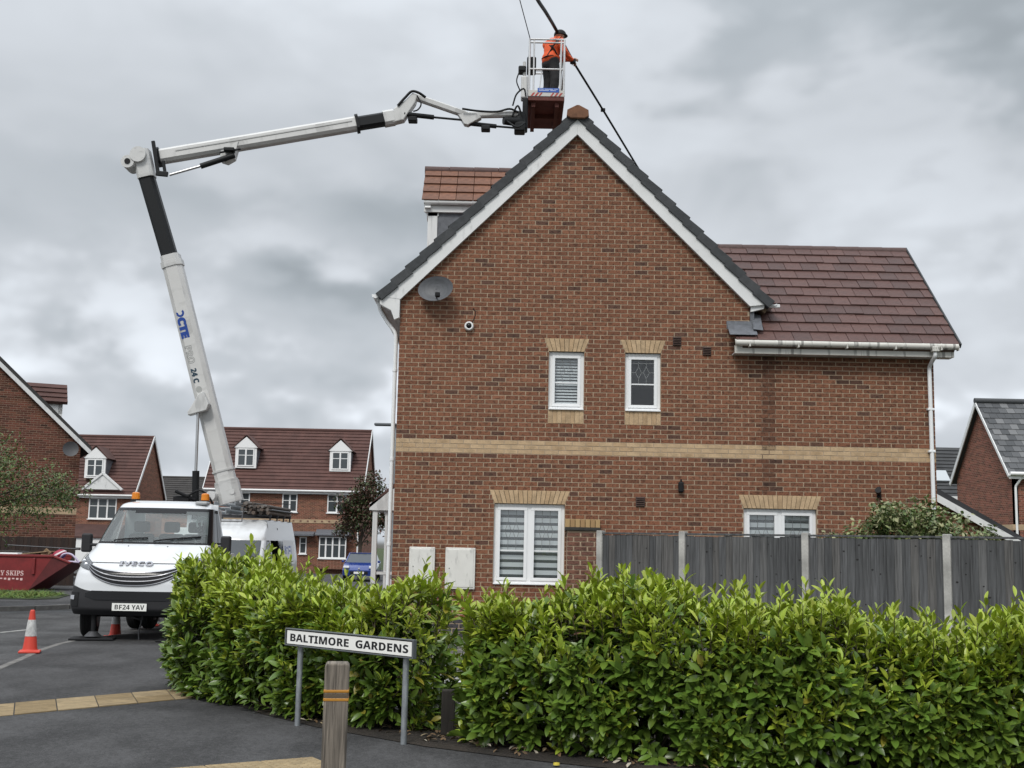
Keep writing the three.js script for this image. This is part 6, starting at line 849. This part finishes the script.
  obj('barge_board', [beam([-.22, e - .32, .28], [-.22, r - .02, zm], .05, .13), beam([-.22, e - .32, -D - .28], [-.22, r - .02, zm], .05, .2)], mat.fascia, R); obj('gutter', [rod([-.2, e - .20, .36], [9, e - .20, .36], .08), box(-.2, 9, e - .40, e - .2, .24, .28)], mat.white, R); obj('downpipe', [rod([.35, e - .25, .3], [.12, e - .7, .07], .05), rod([.12, e - .7, .07], [.12, .2, .07], .05)], mat.white, R); obj('satellite_dish', new THREE.LatheGeometry([...Array(7)].map((_, i) => new THREE.Vector2(.30 * i / 6 + .001, .07 * (i / 6) ** 2)), 26).rotateX(Math.PI / 2 - .15).translate(.75, 3.25, .3), M(.13, .13, .13, .6, { side: THREE.DoubleSide }), R); obj('band', muv(box(-.012, 9, 2.55, 2.78, -D, .015)), mat.farBuff, R);
  const R2 = thing('far_house', 'dark roofed house with white roof light seen between the two right hand houses', 'house', [18, 0, -64], 0, 'houses across the street'); obj('wall', muv(box(0, 9, -.1, 4.6, -6, 0)), mat.farBrick, R2); const rf = obj('roof', [slopeRows(-.2, 9.2, 4.55, .35, 7.5, -3, 14)], farTile(.06, .062, .064), R2); obj('roof_light', new THREE.BoxGeometry(1.0, .08, .9).rotateX(Math.atan2(2.95, 3.35)).translate(5.35, 5.75, -.85), P(.45, .48, .50, .2), rf); obj('fascia', box(-.2, 9.2, 4.35, 4.6, .33, .38), mat.fascia, rf);
  // garage whose gable slopes down behind the fence
  const G = thing('garage', 'low garage with dark roof and white barge board sloping down behind the shrubs', 'garage', [9.9, 0, -30]); obj('wall', muv(prism([[-2.7, 0], [2.7, 0], [2.7, 1.9], [0, 3.4], [-2.7, 1.9]], -5, 0)), mat.farBrick, G); for (const s of [-1, 1]) { const po = [[0, 3.62], [s * 3.0, 1.95], [s * 3.0, 1.82], [0, 3.44]]; obj('roof', muv(prism(s > 0 ? po : po.slice().reverse(), -5.1, .14)), farTile(.045, .046, .05), G); const pb = [[0, 3.45], [s * 3.0, 1.82], [s * 2.95, 1.66], [0, 3.26]]; obj('barge_board', prism(s > 0 ? pb : pb.reverse(), .141, .18), mat.fascia, G); }
}
// ---------------------------------------------------------------- skip and its load
{
  const s = thing('skip', 'red steel skip with white lettering standing in front of the dark fence', 'skip', [-14.35, .02, -34.6]); const rm = M(.25, .02, .022, .55, { map: rep(tMottle, 1) }), rd = M(.13, .014, .016, .6, { map: rep(tMottle, 1) });
  const W = .78, side = [[-1.6, .95], [-1.0, 0], [1.0, 0], [1.65, .95]], wall = (z0, z1) => muv(prism([[-1.6, .95], [-1.05, 0], [.92, 0], [1.55, .95]].reverse(), z0, z1));
  obj('side_panel', wall(W - .03, W), rm, s); obj('side_panel', wall(-W, -W + .03), rm, s); obj('floor', box(-1.05, .92, .0, .04, -W + .031, W - .031), rd, s);
  obj('end_panel', beam([.94, .02, 0], [2.02, .80, 0], W * 2 - .07, .04), rd, s); obj('end_panel', beam([-1.07, .02, 0], [-1.62, .93, 0], W * 2 - .07, .04), rd, s);
  obj('side_panel', muv(prism([[.92, 0], [1.55, .95], [2.05, .78]].reverse(), W - .028, W - .002)), rd, s);
  obj('rim', [beam([-1.65, .96, W], [1.57, .96, W], .07, .07), beam([-1.65, .96, -W], [1.57, .96, -W], .07, .07), beam([1.57, .96, W], [2.06, .78, W], .07, .06), rbox(1.0, 1.08, .45, .9, W, W + .05, .01), rbox(-.9, -.82, .45, .9, W, W + .05, .01)], rm, s);
  const st = canvasTex(1024, 256, (c, w, h) => { c.clearRect(0, 0, w, h); c.fillStyle = '#d9b9b6'; c.font = 'bold 128px serif'; c.textBaseline = 'middle'; c.textAlign = 'right'; c.fillText('RY SKIPS', w - 20, 80); c.font = 'bold 74px serif'; for (let i = 0; i < 9; i++) c.fillRect(w - 90 - i * 86, 170, 52, 44 - (i % 3) * 10); });
  obj('lettering', new THREE.PlaneGeometry(1.35, .38).translate(.12, .40, W + .003), M(1, 1, 1, .7, { map: st, transparent: true, alphaTest: .4 }), s);
  const load = (n, g, m, l, c) => { const o = obj(n, g, m); o.position.set(-14.35, .02, -34.6); tag(o, l, c, 'rubbish piled in the red skip'); };
  load('rubble_heap', new THREE.IcosahedronGeometry(1, 3).scale(1.35, .34, .62).translate(0, .76, 0), M(.12, .10, .085, 1, { map: rep(tAsphalt, 3), bumpMap: rep(bGrain, 4), bumpScale: .08 }), 'mixed grey rubble heaped inside the red skip', 'rubble');
  load('foam_block', rbox(-.62, -.18, .98, 1.15, .25, .6, .02), mat.white, 'white foam block lying on the skip rim', 'foam block'); load('foam_block', rbox(-.05, .5, .95, 1.03, .3, .65, .02), mat.white, 'flat white foam sheet lying on the skip load', 'foam block'); load('foam_block', rbox(-.95, -.72, .95, 1.02, .3, .6, .02), mat.white, 'small white foam scrap beside the foam block in the skip', 'foam block');
  load('timber_board', [beam([.35, .97, .1], [1.35, 1.08, .35], .5, .04), beam([1.15, .9, .5], [1.32, 1.12, .5], .05, .2)], M(.30, .20, .11, .8, { map: rep(tWood, 2, .5) }), 'brown timber boards laid across the skip load', 'boards');
  load('metal_frame', [beam([-.2, 1.24, -.3], [1.9, 1.16, -.3], .03, .03), beam([1.4, .9, .2], [1.5, 1.18, .2], .04, .04)], mat.darkSteel, 'dark metal frame sticking out of the skip load', 'metal frame');
  const bag = new THREE.SphereGeometry(1, 20, 14).scale(.34, .2, .3); { const p = bag.attributes.position; for (let i = 0; i < p.count; i++) { const k = 1 + .25 * (fbm(p.getX(i) * 9 + 4, p.getY(i) * 9 + p.getZ(i) * 7, 3, 6) - .5); p.setXYZ(i, p.getX(i) * k, p.getY(i) * k, p.getZ(i) * k); } bag.computeVertexNormals(); }
  const bt = canvasTex(64, 64, (c) => { c.fillStyle = '#8e1a35'; c.fillRect(0, 0, 64, 64); c.fillStyle = '#cfc6c8'; c.fillRect(0, 26, 64, 7); c.fillStyle = '#574a80'; c.fillRect(0, 44, 64, 14); });
  load('plastic_bag', bag.scale(.72, .72, .72).rotateZ(.6).translate(1.55, .97, .35), M(1, 1, 1, .5, { map: bt }), 'striped red, white and purple plastic bag at the end of the skip', 'bag');
  load('plastic_hoop', [tube([[1.55, .82, .5], [1.75, 1.02, .5], [1.95, 1.02, .5], [2.2, .80, .5]], .03, 20, 6), tube([[1.62, .82, .45], [2.2, .80, .5]], .03, 8, 6)], M(.5, .44, .58, .5), 'pale bent plastic frame at the end of the skip', 'hoop');
}
// ---------------------------------------------------------------- trees, lamp
tree('street_tree', 'thin leafed green tree overhanging the skip beside the road', [-12.3, -.1, -24.6], 2.0, .09, [[.6, 3.5, 0, .9], [1.35, 2.9, .2, .9], [2.1, 2.6, 0, .8], [2.9, 2.6, .2, .55], [.4, 2.2, 0, .8], [1.4, 2.2, .2, .75], [2.4, 2.15, .1, .6], [-.6, 3.2, 0, .9], [3.3, 2.5, 0, .35]], 12500, .066, [[.10, .15, .036], [.12, .18, .045], [.075, .12, .03]], 'trees along the street');
tree('purple_tree', 'small tree with green and dark red leaves standing beyond the porch', [-8.15, -.5, -66], 2.4, .11, [[0, 3.2, 0, 1.2], [-.45, 4.1, 0, .95], [.7, 4.0, 0, 1.1], [.45, 5.1, 0, .8], [-.95, 2.95, .2, .8], [1.15, 3.1, 0, .8]], 7500, .17, [[.05, .075, .022], [.12, .045, .03], [.07, .10, .03], [.09, .05, .03]], 'trees along the street');
{
  const l = thing('street_lamp', 'dark street lamp whose lantern pokes out past the left corner of the brick house', 'street lamp', [-3.30, -.2, -34]); obj('column', rod([0, -.1, 0], [0, 5.1, 0], .06, .04, 12), mat.galv, l); obj('lantern', [rbox(-.62, .02, 5.06, 5.14, -.11, .11, .03), rod([0, 5.1, 0], [-.1, 5.12, 0], .03)], M(.10, .11, .12, .5), l);
}
scene.traverse(o => { if (o.isMesh) { o.castShadow = true; o.receiveShadow = true; } });
renderer.render(scene, camera);
